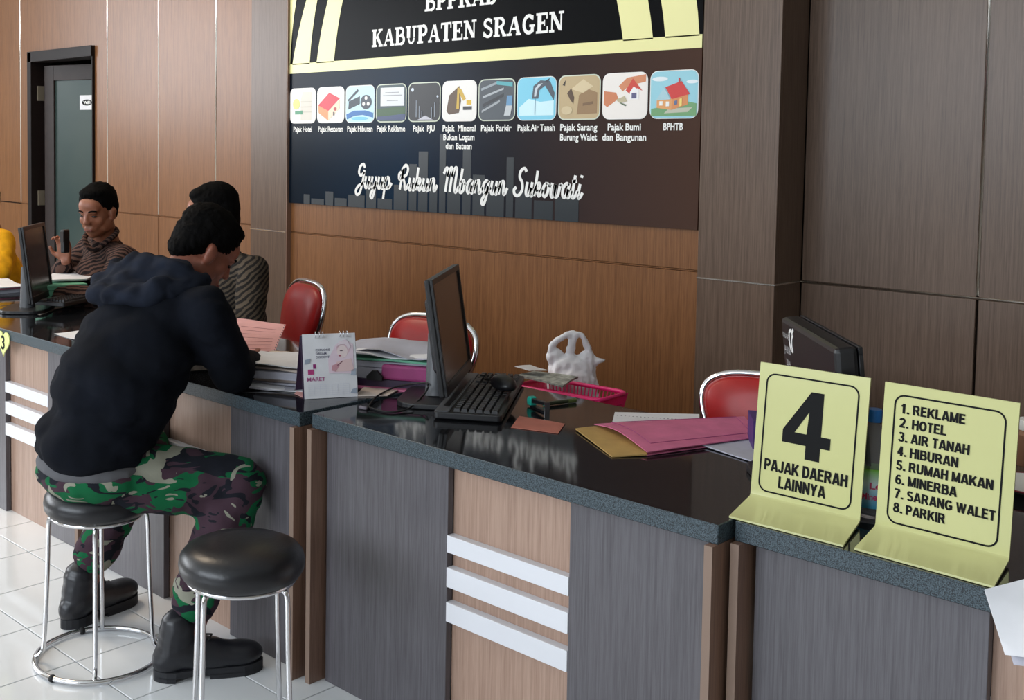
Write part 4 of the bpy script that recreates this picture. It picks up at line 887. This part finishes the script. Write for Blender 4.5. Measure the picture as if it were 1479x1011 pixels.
def cprint(nm, items, lift=.0006):
    mats = []; mb = MB()
    for j_, (c_, pts) in enumerate(items):
        if flat(c_) not in mats: mats.append(flat(c_))
        mb.prism([(p[0]*cw, p[1]*slp) for p in pts], .0002, mi=mats.index(flat(c_)), M=FC @ Matrix.Translation((0, 0, lift+.00025*j_)))
    return mb.build(nm, mats, ca)
cprint('portrait_print', [((226,206,218), [(.47,.38),(.95,.36),(.95,.82),(.80,.90),(.62,.82),(.47,.6)]), ((222,190,200), ell2(.76,.76,.13,.115)), ((232,214,214), ell2(.74,.71,.10,.10)), ((226,196,196), [(.62,.55),(.9,.6),(.95,.4),(.6,.4)]), ((200,150,160), [(.52,.42),(.6,.40),(.68,.5),(.64,.53),(.54,.5)]), ((120,70,90), [(.63,.5),(.74,.57),(.74,.555),(.64,.49)]), ((96,80,90), ell2(.72,.725,.03,.008)), ((170,80,100), ell2(.69,.645,.025,.01)), ((228,214,222), [(.62,.78),(.70,.88),(.84,.88),(.9,.78),(.86,.74),(.8,.82),(.7,.82)])])
tag(cprint('product_print', [((176,60,120), [(.08,.37),(.19,.37),(.19,.45),(.08,.45)]), ((140,40,110), [(.18,.46),(.23,.46),(.23,.53),(.18,.53)]), ((150,160,176), [(.02,.53),(.12,.55),(.14,.62),(.03,.6)]), ((170,180,196), [(.88,.34),(.98,.33),(.98,.44),(.9,.42)]), ((160,170,186), [(.86,.06),(.98,.05),(.98,.14),(.9,.12)])]), kind='stuff')
text('month_name', 'MARET', flat((168, 88, 138)), fc(.06, .27), width=cw*.34, cap=.011, bold=.02, parent=ca)
for k, s in enumerate(('EXPLORE', 'DREAM', 'DISCOVER')): text('slogan', s, flat((96, 96, 120)), fc(.24, .73-.055*k), width=cw*(.27, .20, .30)[k], cap=.0065, bold=.015, parent=ca)
gr = MB()
for k in range(6): gr.prism([(.08*cw, (.05+.032*k)*slp), (.84*cw, (.05+.032*k)*slp), (.84*cw, (.053+.032*k)*slp), (.08*cw, (.053+.032*k)*slp)], .0002, M=FC @ Matrix.Translation((0, 0, .0007)))
for k in range(8): gr.prism([((.08+.108*k)*cw, .05*slp), ((.083+.108*k)*cw, .05*slp), ((.083+.108*k)*cw, .21*slp), ((.08+.108*k)*cw, .21*slp)], .0002, M=FC @ Matrix.Translation((0, 0, .0007)))
tag(gr.build('date_grid', flat((206, 208, 220)), ca), kind='stuff')
for g0 in (.24, .70):
    for k in range(3):
        x = (g0+.07*k)*cw
        MB().tube([(x, le-.006+.009*math.cos(a), chh-.001+.009*math.sin(a)) for a in [2*PI*q/14 for q in range(14)]], .0011, 5, closed=True).build('wire_ring', 'chrome', ca, smooth=True)

# ------------------------------------------------------------------ binders behind the calendar
st = thing('binder_stack', (-2.50, 2.465, ZT), 'thick stack of papers and magenta binders behind the calendar', 'binders', math.radians(28))
zz = 0
for i, (nm, mat, th, dx, dy, w_, h_, da, cu) in enumerate([('folder', 'pinkfolder', .005, .02, -.02, .40, .26, -.06, 0), ('folder', 'plum', .022, -.01, .0, .38, .26, .03, 0), ('sheet_bundle', 'paper2', .032, -.03, 0, .33, .25, -.03, .002), ('folder', 'magenta', .0, .07, 0, .3, .25, 0, 0), ('sheet_bundle', 'paper2', .018, -.02, .01, .32, .25, .04, .003), ('folder', 'mint', .006, .02, .0, .30, .25, -.03, .004), ('sheet', 'paper', .004, .0, 0, .33, .24, .1, .016), ('sheet', 'paper2', .002, -.02, .0, .34, .24, -.08, .022)]):
    if th == 0: continue
    sheet_mb(MB(), *rect(dx, dy, zz, w_, h_, da), th=th, curl=cu, seed=i*1.7).build(nm, mat, st, smooth='auto'); zz += th+cu*.3
sheet_mb(MB(), *rect(.075, -.005, .028, .19, .262, 0), th=.046, curl=.0, seed=1).build('folder', 'magenta', st, .008)
m = MB().prism([(0, 0), (.05, .0), (.05, .012), (.032, .030), (.018, .030), (0, .012)], .014, M=frame((-.06, -.142, .028), (1, 0, 0), (0, 0, 1))); m.build('binder_clip', 'rubber', st, .001)
sheet('loose_paper', [at(512, 573), at(560, 573), at(582, 561), at(530, 557)], 'paper3', 'cream sheet sticking out below the magenta binders', 'paper', .003, .002, 8)

# ------------------------------------------------------------------ middle monitor, cables, keyboard, mouse
mo, F_, _, _ = monitor('monitor', (-2.085, 2.228), (-2.33, 2.605), .800, .325, math.radians(8.5), (.835, .55), 'dark monitor standing side on between the binders and the keyboard', (-2.235, 2.35))
cb = thing('cable', (-2.3, 2.2, ZT), 'two thin black cables looping left of the side-on monitor', 'cable')
def zpt(u, v, z=.754): p = at(u, v, z); return p-V((-2.3, 2.2, ZT))
MB().tube(spline([zpt(530, 590, .754), zpt(545, 572, .757), zpt(575, 558, .764), zpt(612, 553, .80), zpt(618, 556, .80)], 8), .0028, 6).build('cord', 'rubber', cb, smooth=True)
MB().tube(spline([zpt(532, 588, .754), zpt(560, 595, .754), zpt(590, 590, .757), zpt(612, 570, .775), zpt(619, 558, .80)], 8), .0028, 6).build('cord', 'rubber', cb, smooth=True)
MB().tube([zpt(520, 588, .755), zpt(530, 590, .755)], .005, 8).build('plug', 'ink', cb, smooth=True)
kb = keyboard([(-1.905, 2.218), (-2.095, 2.228), (-2.385, 2.655), (-2.215, 2.715)], ZT, 'black multimedia keyboard lying right of the side-on monitor')
kc = [at(v[0], v[1], .77) for v in ((636, 598), (708, 618), (757, 556), (676, 546))]
ms = thing('mouse', at(727, 560, .79), 'glossy black mouse resting on the far end of the keyboard', 'mouse', math.radians(150))
o = MB().ell((0, 0, .012), (.062, .034, .026)).build('shell', 'black_plastic', ms, smooth=True)
for v in o.data.vertices: v.co.z = max(v.co.z, .0)
MB().ell((.03, 0, .031), (.012, .003, .005)).build('scroll_wheel', 'grey_plastic', ms, smooth=True)
MB().tube(spline([(.058, 0, .012), (.10, .02, .004), (.16, .0, .0), (.22, -.03, -.008)], 6), .0022, 6).build('cord', 'rubber', ms, smooth=True)

# stapler, marker pens, card
sp = thing('stapler', at(779, 592, ZT), 'small black stapler with turquoise rear end', 'stapler', math.radians(-22))
MB().prism(rrect(-.042, -.009, .042, .009, .004), .006).build('base', 'black_plastic', sp, .001)
m = MB().prism([(-.04, .012), (.042, .022), (.042, .030), (-.036, .026)], .014, M=frame((0, .007, 0), (1, 0, 0), (0, 0, 1))); m.build('arm', 'black_plastic', sp, .002)
m = MB().prism([(-.055, .004), (-.034, .004), (-.034, .030), (-.050, .030), (-.057, .02)], .020, M=frame((0, .010, 0), (1, 0, 0), (0, 0, 1))); m.build('rear_cap', 'teal', sp, .003)
MB().prism(rrect(.0425, -.008, .0435, .008, .0002), .03).build('nose_plate', 'chrome', sp)
p0, p1 = at(790, 583, .757), at(831, 578, .757)
pn = thing('marker_pen', p0, 'dark green marker pen lying beyond the stapler', 'pen'); d = p1-p0; q = d.normalized()
MB().tube([(0, 0, 0), d*.72], .006, 10).build('barrel', flat((50, 58, 40)), pn, smooth='auto'); MB().tube([d*.72, d], .0068, 10).build('pen_cap', flat((92, 104, 56)), pn, smooth='auto'); MB().tube([-q*.012, V((0, 0, 0))], .0055, 10).build('end_plug', 'teal', pn, smooth='auto')
sheet('card', [at(738, 618), at(806, 627), at(816, 613), at(750, 602)], 'salmon', 'small salmon pink card lying below the stapler', 'card', .001, .002, 1)

# folders
sheet('tan_folder', [at(884, 661), at(935, 659), at(905, 612), at(831, 622)], 'tan', 'tan cardboard folder under the pink folder', 'folder', .003, .004, 3)
A4 = [at(935, 655, .757), at(1100, 632, .757), at(1075, 603, .772), at(858, 614, .757)]
t = thing('pink_folder', A4[0], 'open dusty pink cardboard folder lying left of the number four sign', 'folder')
of = -V(A4[0])
sheet_mb(MB(), *[p+of for p in A4], th=.002, curl=.003, seed=6, lift=lambda u, v: .014*math.sin(PI*v)*(1-u)).build('cover', 'pinkfolder', t, smooth='auto')
sheet_mb(MB(), *[p+of-V((0, 0, .006)) for p in A4], th=.0015, curl=.001, seed=2).build('back_cover', 'pinkfolder', t, smooth='auto')
ln = MB(); q = lambda u, v: (A4[0]+of)*(1-u)*(1-v)+(A4[1]+of)*u*(1-v)+(A4[2]+of)*u*v+(A4[3]+of)*(1-u)*v+V((0, 0, .0085+.014*math.sin(PI*v)*(1-u)))
for a, b_ in (((.08, .12), (.93, .12)), ((.93, .12), (.93, .9)), ((.93, .9), (.08, .9)), ((.08, .9), (.08, .12))):
    ln.tube([q(a[0]+(b_[0]-a[0])*k/8, a[1]+(b_[1]-a[1])*k/8) for k in range(9)], .0009, 4)
ln.build('printed_border', 'magenta', t)
A5 = [at(884, 611), at(1000, 606), at(1085, 602), at(888, 596)]
pho = MB()
for k in range(22): p = at(892+5.6*k, 600.0+.35*k, .7585); pho.ell(p, (.0026, .0026, .0006), seg=6)
pho_ = pho
sheet('perforated_paper', [at(884, 612, .752), at(1010, 612, .752), at(1010, 599, .752), at(888, 596, .752)], 'paper', 'white continuous form with punched edge behind the pink folder', 'paper', .002, .0, 4)
ph = pho_.build('punch_holes', 'ink', bpy.data.objects['perforated_paper']); tag(ph, kind='stuff')
sheet('loose_paper', [at(1000, 640, .7515), at(1100, 672, .7515), at(1120, 640, .7515), at(1040, 632, .7515)], 'paper2', 'pale papers peeking from under the pink folder beside the sign', 'paper', .003, .002, 7)
box('purple_binder', (0, 0, 0), (.04, .12, .075), 'purple').location = at(1087, 652)+V((-.0, .0, 0)); o = bpy.data.objects['purple_binder']; o.rotation_euler = (0, 0, .6); tag(o, 'purple box file mostly hidden by the number four sign', 'binder')

# ------------------------------------------------------------------ basket and plastic bag behind the counter
sd = thing('side_table', (-2.1, 2.95, -.02), 'low brown side table hidden behind the middle counter', 'table')
box('tabletop', (-.42, -.19, .60), (.42, .22, .63), 'wood', sd, .003)
for x in (-.38, .35):
    for y in (-.16, .16): box('leg', (x, y, 0), (x+.03, y+.03, .60), 'wood', sd)
bk = thing('plastic_basket', (-2.165, 2.90, .612), 'hot pink slatted plastic basket holding newspaper behind the counter', 'basket', math.radians(4))
bw, bd_, bh = .155, .085, .105
MB().tube([(p[0], p[1], bh) for p in rrect(-bw, -bd_, bw, bd_, .03, 4)], .007, 8, closed=True).build('rim', 'pinkplastic', bk, smooth=True)
MB().prism(rrect(-bw*.86, -bd_*.84, bw*.86, bd_*.84, .02), .004).build('bottom', 'pinkplastic', bk)
per = rrect(-1, -1, 1, 1, .12, 2); sl = MB()
def pr(t_):
    a = t_ % 4; k = int(a); f = a-k
    return [(-1+2*f, -1), (1, -1+2*f), (1-2*f, 1), (-1, 1-2*f)][k]
for k in range(88):
    x, y = pr(k*4/88); x2, y2 = x, y
    sl.tube([(x*bw*.85, y*bd_*.83, .002), (x*bw, y*bd_, bh)], .0024, 4)
for z in (.035, .07):
    s = .85+.15*z/bh; sl.tube([(p[0]*s, p[1]*s, z) for p in rrect(-bw, -bd_, bw, bd_, .02, 3)], .003, 5, closed=True)
tag(sl.build('slats', 'pinkplastic', bk), kind='stuff')
for s in (-1, 1): MB().prism(rrect(s*.10-.04, -.010, s*.10+.04, .012, .004), .03, M=Matrix.Translation((0, -bd_-.002, bh-.028))).build('label_tab', 'pinkplastic', bk)
nw = sheet('newspaper', [V((-2.32, 2.82, .735)), V((-2.13, 2.81, .738)), V((-2.16, 2.93, .742)), V((-2.34, 2.93, .738))], 'news', 'folded newspaper lying across the left end of the pink basket', 'newspaper', .006, .012, 3)
sheet('paper_slip', [V((-2.35, 2.84, .752)), V((-2.28, 2.83, .755)), V((-2.26, 2.90, .76)), V((-2.34, 2.91, .756))], 'paper', 'crumpled white slip left of the pink basket', 'paper', .001, .02, 11)
pb = thing('plastic_bag', (-2.275, 3.05, .625), 'knotted white plastic carrier bag standing behind the pink basket', 'bag', math.radians(40))
m = MB(); 
m.ell((0, 0, .075), (.098, .07, .085)); m.ell((0, 0, .125), (.088, .045, .065)); m.ell((0, 0, .03), (.105, .065, .04))
m.ell((.055, 0, .17), (.035, .02, .035)); m.ell((-.06, 0, .175), (.032, .02, .035)); m.cap((.085, 0, .165), (.118, .0, .175), .016, .004)
m.tube(spline([(-.078, 0, .17), (-.070, 0, .225), (-.025, 0, .262), (.0, 0, .268), (-.004, 0, .235), (-.012, 0, .18)], 6), [.012]*31, 8)
m.tube(spline([(-.004, 0, .17), (.002, 0, .24), (.016, 0, .268), (.034, 0, .262), (.052, 0, .225), (.075, 0, .17)], 6), [.011]*31, 8)
pb.scale = (.92, .92, .90); o = bake(m.build('bag_body', 'bag', pb), .006, 2); displace(o, lambda p: .006*noise.noise(V((p.x*50, p.y*50, p.z*12)))+.003*noise.noise(p*60))

# ------------------------------------------------------------------ acrylic signs
def acrylic(FL, FR, BR, BL, hgt, lean, label):
    FL, FR, BR, BL = map(V, (FL, FR, BR, BL)); x_ = ((FR-FL)+(BR-BL)).normalized(); w_ = ((FR-FL).length+(BR-BL).length)/2; y_ = V((-x_.y, x_.x, 0)); dpt = (BL-FL).dot(y_)
    t = thing('acrylic_sign', FL, label, 'sign', math.atan2(x_.y, x_.x)); sh = (BL-FL).dot(x_)
    th = .004; nrm = math.hypot(lean, hgt)
    # bent sheet: slanted foot rising gently, then the upright plate
    prof = [(0, .001), (dpt-.006, .006), (dpt, .012), (dpt+lean, hgt)]
    prof2 = [(0, .001+th), (dpt-.009, .006+th), (dpt-th, .014), (dpt+lean-th, hgt)]
    def shx(y): return sh*min(1, y/dpt)
    vs = []
    for s in (0, w_):
        for a in prof2: vs.append((s+shx(a[0]), a[0], a[1]))
        for a in prof: vs.append((s+shx(a[0]), a[0], a[1]))
    m = MB(); n = 4; fs = []
    for i in range(3): fs += [(i, i+1, 8+i+1, 8+i), (4+i, 8+4+i, 8+5+i, 5+i), (i, 4+i, 5+i, i+1), (8+i, 8+i+1, 8+5+i, 8+4+i)]
    fs += [(0, 8, 12, 4), (3, 7, 15, 11)]
    m.add(vs, fs).build('bent_sheet', 'yellow_acrylic', t, smooth='auto')
    Ff = frame((sh, dpt-th, .014), (1, 0, 0), (0, lean, hgt-.014)); Ln = math.hypot(lean, hgt-.014)
    return t, w_, Ln, (lambda x, y, l=.0005: Ff @ Matrix.Translation((x*w_, y*Ln, l)))
GN = {
 'A': (.74, [(.19,[(.09,0),(.33,1)]), (.19,[(.41,1),(.65,0)]), (.15,[(.2,.27),(.54,.27)])]),
 'B': (.70, [(.2,[(.1,0),(.1,1)]), (.16,[(.1,.92),(.36,.92)]), (.15,[(.1,.53),(.38,.53)]), (.16,[(.1,.08),(.38,.08)]), (.18, arcp(.36,.725,.19,.195,90,-90)), (.19, arcp(.38,.305,.215,.225,90,-90))]),
 'D': (.70, [(.2,[(.1,0),(.1,1)]), (.16,[(.1,.92),(.3,.92)]), (.16,[(.1,.08),(.3,.08)]), (.19, arcp(.29,.5,.305,.42,90,-90,16))]),
 'E': (.62, [(.2,[(.1,0),(.1,1)]), (.17,[(.1,.915),(.58,.915)]), (.16,[(.1,.52),(.54,.52)]), (.17,[(.1,.085),(.6,.085)])]),
 'G': (.74, [(.19, arcp(.37,.5,.275,.415,38,350,22)), (.16,[(.38,.44),(.72,.44)]), (.17,[(.635,.12),(.635,.5)])]),
 'H': (.70, [(.2,[(.1,0),(.1,1)]), (.2,[(.58,0),(.58,1)]), (.16,[(.1,.53),(.58,.53)])]),
 'I': (.24, [(.2,[(.1,0),(.1,1)])]),
 'J': (.56, [(.2,[(.42,.28),(.42,1)]), (.18, arcp(.245,.28,.175,.2,0,-175,12))]),
 'K': (.74, [(.2,[(.1,0),(.1,1)]), (.2,[(.14,.34),(.62,1)]), (.2,[(.3,.56),(.66,0)])]),
 'L': (.58, [(.2,[(.1,0),(.1,1)]), (.17,[(.1,.085),(.57,.085)])]),
 'M': (.84, [(.19,[(.1,0),(.1,1)]), (.19,[(.72,0),(.72,1)]), (.17,[(.12,.98),(.40,.05)]), (.17,[(.70,.98),(.42,.05)])]),
 'N': (.72, [(.19,[(.1,0),(.1,1)]), (.19,[(.6,0),(.6,1)]), (.19,[(.12,.97),(.58,.03)])]),
 'O': (.76, [(.19, arcp(.37,.5,.275,.415,0,360,30))]),
 'P': (.66, [(.2,[(.1,0),(.1,1)]), (.16,[(.1,.92),(.34,.92)]), (.16,[(.1,.45),(.34,.45)]), (.19, arcp(.33,.685,.215,.235,90,-90))]),
 'R': (.74, [(.2,[(.1,0),(.1,1)]), (.16,[(.1,.92),(.36,.92)]), (.15,[(.1,.5),(.36,.5)]), (.19, arcp(.36,.71,.2,.21,90,-90)), (.2,[(.38,.5),(.64,0)])]),
 'S': (.66, [(.18, arcp(.32,.72,.215,.205,25,215,14)+arcp(.33,.285,.225,.215,80,-155,18))]),
 'T': (.62, [(.2,[(.3,0),(.3,1)]), (.17,[(0,.915),(.6,.915)])]),
 'U': (.72, [(.2,[(.1,.35),(.1,1)]), (.2,[(.58,.35),(.58,1)]), (.19, arcp(.34,.36,.24,.275,180,360,18))]),
 'W': (1.0, [(.17,[(.07,1),(.26,0)]), (.17,[(.29,0),(.47,1)]), (.17,[(.49,1),(.67,0)]), (.17,[(.70,0),(.89,1)])]),
 'Y': (.70, [(.2,[(.33,0),(.33,.45)]), (.19,[(.08,1),(.33,.4)]), (.19,[(.58,1),(.33,.4)])]),
 '.': (.24, [(.2,[(.1,0),(.1,.19)])]),
 '1': (.56, [(.2,[(.33,0),(.33,1)]), (.16,[(.1,.74),(.24,.8),(.32,.95)])]),
 '2': (.60, [(.18, arcp(.29,.70,.195,.21,170,-20,14)+[(.40,.42),(.13,.1)]), (.17,[(.03,.085),(.55,.085)])]),
 '3': (.60, [(.17, arcp(.28,.73,.185,.19,160,-80,12)), (.17, arcp(.28,.29,.2,.21,80,-165,14)), (.13,[(.22,.53),(.34,.53)])]),
 '4': (.62, [(.21,[(.40,0),(.40,1)]), (.16,[(.02,.29),(.58,.29)]), (.17,[(.10,.30),(.38,.90)])]),
 '5': (.60, [(.16,[(.14,.92),(.52,.92)]), (.16,[(.17,.95),(.11,.5)]), (.17, arcp(.28,.31,.21,.235,125,-165,18))]),
 '6': (.60, [(.17, arcp(.30,.31,.2,.23,0,360,24)), (.17,[(.49,.82),(.36,.93),(.2,.85),(.11,.6),(.10,.35)])]),
 '7': (.58, [(.17,[(.03,.915),(.52,.915)]), (.18,[(.48,.87),(.30,.5),(.22,0)])]),
 '8': (.60, [(.16, arcp(.29,.735,.17,.185,0,360,22)), (.17, arcp(.29,.29,.2,.21,0,360,22))]),
}
def sans(nm, st, t, M, width, cap, mat='black_print', fat=1.22):
    adv = sum(GN[c_][0]+.06 if c_ in GN else .32 for c_ in st)-.06; k = width/adv; x = 0; mb = MB(); z = 0
    for c_ in st:
        if c_ not in GN: x += .32*k; continue
        for wd, pts in GN[c_][1]:
            P2 = [Vector((p[0], p[1])) for p in pts]; q = []
            # offset in glyph units, then squeeze to the wanted width
            L_ = []; R_ = []; closed = (P2[0]-P2[-1]).length < 1e-4
            for i in range(len(P2)):
                a = P2[i-1] if (i or not closed) else P2[-2]; a = P2[max(i-1, 0)] if not (i == 0 and closed) else P2[-2]
                b_ = P2[min(i+1, len(P2)-1)] if not (i == len(P2)-1 and closed) else P2[1]
                tt = (b_-a).normalized(); nn = Vector((-tt.y, tt.x))*wd*fat/2; L_.append(P2[i]+nn); R_.append(P2[i]-nn)
            n_ = len(P2); vs = [M @ Vector((x+p.x*k, min(1, max(0, p.y))*cap, z)) for p in L_+R_]
            mb.add(vs, [(i, n_+i, n_+i+1, i+1) for i in range(n_-1)]); z += .00002
        x += (GN[c_][0]+.06)*k
    return mb.build(nm, mat, t)
def border(t, w_, Ln, fr_, x0, y0, x1, y1, r=.02, wd=.0034):
    o_ = rrect(x0*w_, y0*Ln, x1*w_, y1*Ln, r, 6); i_ = rrect(x0*w_+wd, y0*Ln+wd, x1*w_-wd, y1*Ln-wd, r-wd, 6); n = len(o_); Mx = fr_(0, 0)
    MB().add([Mx @ V((p[0], p[1], 0)) for p in o_+i_], [(k, (k+1) % n, n+(k+1) % n, n+k) for k in range(n)]).build('border', 'black_print', t)
t, w_, Ln, fr_ = acrylic((-1.120, 2.028, ZT), (-.897, 2.031, ZT), (-.918, 2.184, ZT), (-1.153, 2.176, ZT), .288, .030, 'yellow acrylic stand showing a big number 4 and PAJAK DAERAH LAINNYA')
border(t, w_, Ln, fr_, .07, .035, .92, .93)
q4 = [(.40,0),(.63,0),(.63,.20),(.78,.20),(.78,.37),(.63,.37),(.63,1),(.43,1),(.02,.39),(.02,.20),(.40,.20)]
Mx = fr_(.25, .335); k4 = w_*.45/.78; h4 = Ln*.50; vv = [Mx @ V((p[0]*k4, p[1]*h4, 0)) for p in [(.02,.20),(.40,.20),(.40,.37),(.21,.37),(.02,.39),(.43,1),(.42,.70),(.63,1),(.63,0),(.40,0),(.63,.20),(.78,.20),(.78,.37),(.63,.37)]]
MB().add(vv, [(0,1,2,3,4), (4,3,6,5), (5,6,2,13,7), (9,8,10,1), (1,10,13,2), (10,11,12,13)]).build('numeral', 'black_print', t)
sans('lettering', 'PAJAK DAERAH', t, fr_(.115, .20), w_*.76, Ln*.088)
sans('lettering', 'LAINNYA', t, fr_(.26, .085), w_*.43, Ln*.088)
t, w_, Ln, fr_ = acrylic((-.871, 2.035, ZT), (-.634, 2.033, ZT), (-.650, 2.170, ZT), (-.893, 2.180, ZT), .288, .022, 'yellow acrylic stand listing eight taxes from REKLAME to PARKIR')
border(t, w_, Ln, fr_, .085, .03, .92, .93)
rows = ['REKLAME', 'HOTEL', 'AIR TANAH', 'HIBURAN', 'RUMAH MAKAN', 'MINERBA', 'SARANG WALET', 'PARKIR']
rw = [.395, .262, .44, .365, .625, .37, .655, .30]
for k, s in enumerate(rows):
    y = .80-.0985*k
    sans('lettering', '%d.' % (k+1), t, fr_(.135, y), w_*.075, Ln*.068)
    sans('lettering', s, t, fr_(.235, y), w_*rw[k], Ln*.068)

# bottle between the signs
bt = thing('water_bottle', (-.938, 2.262, ZT), 'clear water bottle with blue cap between the two yellow signs', 'bottle')
MB().lathe([(0, .002), (.026, .0), (.031, .006), (.031, .05), (.029, .055), (.031, .06), (.031, .10), (.028, .108), (.031, .116), (.031, .135), (.026, .158), (.016, .180), (.0125, .188), (.0125, .205), (.011, .205), (.0115, .186), (.024, .157), (.0295, .134), (.0295, .012), (.024, .006), (0, .006)], seg=32).build('bottle_body', 'pet', bt, smooth=True)
MB().lathe([(0, .192), (.0155, .192), (.0155, .214), (.014, .217), (0, .217)], seg=28).build('cap', 'cap', bt, smooth='auto')
lb = MB().lathe([(.0316, 0), (.0318, .001), (.0318, .078), (.0316, .079)], seg=32).build('wrap_label', 'label', bt, smooth='auto'); lb.location = (0, 0, .022)
tm = MB()
for s, z, wd in (('Le', .062, .022), ('Minerale', .040, .05)):
    me = text_mesh(s, .03); xs_ = [v.co.x for v in me.vertices]; k_ = wd/(max(xs_)-min(xs_)); m0 = (max(xs_)+min(xs_))/2
    for v in me.vertices:
        a = -.95+(v.co.x-m0)*k_/.032; v.co = V((.0322*math.cos(a), .0322*math.sin(a), z+v.co.y*.018))
    me.materials.append(flat((206, 60, 110))); link(bpy.data.objects.new('lettering', me), bt)

# right monitor seen from behind
mo2, F2, _, _ = monitor('monitor', (-.945, 2.250), (-1.225, 2.590), .848, .245, math.radians(6), (.76, .65), 'black monitor seen from behind with silver handwriting above the yellow sign', (-1.14, 2.37), solid=True)
def bf(x, z): return F2 @ frame((x, -.0458, z), (-1, 0, 0), (0, 0, 1))
far = 1
sgnx = 1 if (F2.to_3x3() @ V((1, 0, 0))).x < 0 else -1
for s, x, z, wd, cp in (('KALALAS', .205, .200, .055, .013), ('J4.8.06', .20, .165, .055, .018), ('2014', .19, .135, .035, .016), ('0.4', -.11, .165, .022, .013)):
    text('handwriting', s, 'silver_pen', F2 @ frame((x*sgnx, -.0488, z), (-sgnx, 0, 0), (0, 0, 1)), width=wd, cap=cp, bold=0, parent=mo2)
m = MB()
for k, pts in enumerate(([(.0, 0), (-.012, .02), (-.008, .045), (.01, .052)], [(.012, .0), (.006, .018), (.012, .034), (.022, .042)], [(.012, .044), (.022, .052), (.03, .056)])):
    ribbon(m, [(p.x, p.y) for p in spline([V((a, b_, 0)) for a, b_ in pts], 5)], .008, .0006, F2 @ frame((.135*sgnx, -.0488, .175), (-sgnx, 0, 0), (0, 0, 1)))
m.build('maker_logo', 'print_white', mo2)

# papers hanging over the right counter edge and a covered plate
sh_ = thing('paper_sheaf', (-.60, 1.99, .75), 'white papers drooping over the front edge right of the tax list sign', 'paper')
o0 = -V((-.60, 1.99, .75))
P1, P2, P3, P4 = V((-.632, 1.985, .757)), V((-.588, 1.955, .672)), V((-.50, 1.95, .69)), V((-.545, 2.06, .795))
sheet_mb(MB(), P1+o0, P2+o0, P3+o0, P4+o0, th=.002, curl=.004, seed=3).build('sheet', 'paper', sh_, smooth='auto')
sheet_mb(MB(), P1+o0+V((.012, .006, -.006)), P2+o0+V((.012, .004, -.012)), P3+o0+V((.0, .004, -.012)), P4+o0+V((0, .004, 0)), th=.002, curl=.004, seed=8).build('sheet', 'paper2', sh_, smooth='auto')
pl = thing('plate', at(1492, 712, ZT), 'white plate with dark red rim behind the tax list sign', 'plate')
MB().lathe([(0, .004), (.05, .004), (.085, .018), (.088, .018), (.088, .021), (.05, .009), (0, .008)], seg=40).build('dish', 'print_white', pl, smooth='auto')
MB().tube([(.088*math.cos(a), .088*math.sin(a), .020) for a in [2*PI*k/40 for k in range(40)]], .0022, 6, closed=True).build('rim_band', flat((130, 20, 40)), pl, smooth=True)
cp = thing('glass_jar', at(1493, 672, ZT), 'glass jar with white lid behind the tax list sign', 'jar')
MB().lathe([(0, 0), (.04, 0), (.045, .01), (.045, .075), (.035, .085), (0, .085)], seg=28).build('jar_body', flat((146, 108, 84)), cp, smooth='auto')
MB().lathe([(0, .085), (.038, .085), (.040, .09), (.036, .108), (.012, .114), (0, .114)], seg=28).build('lid', 'print_white', cp, smooth='auto')
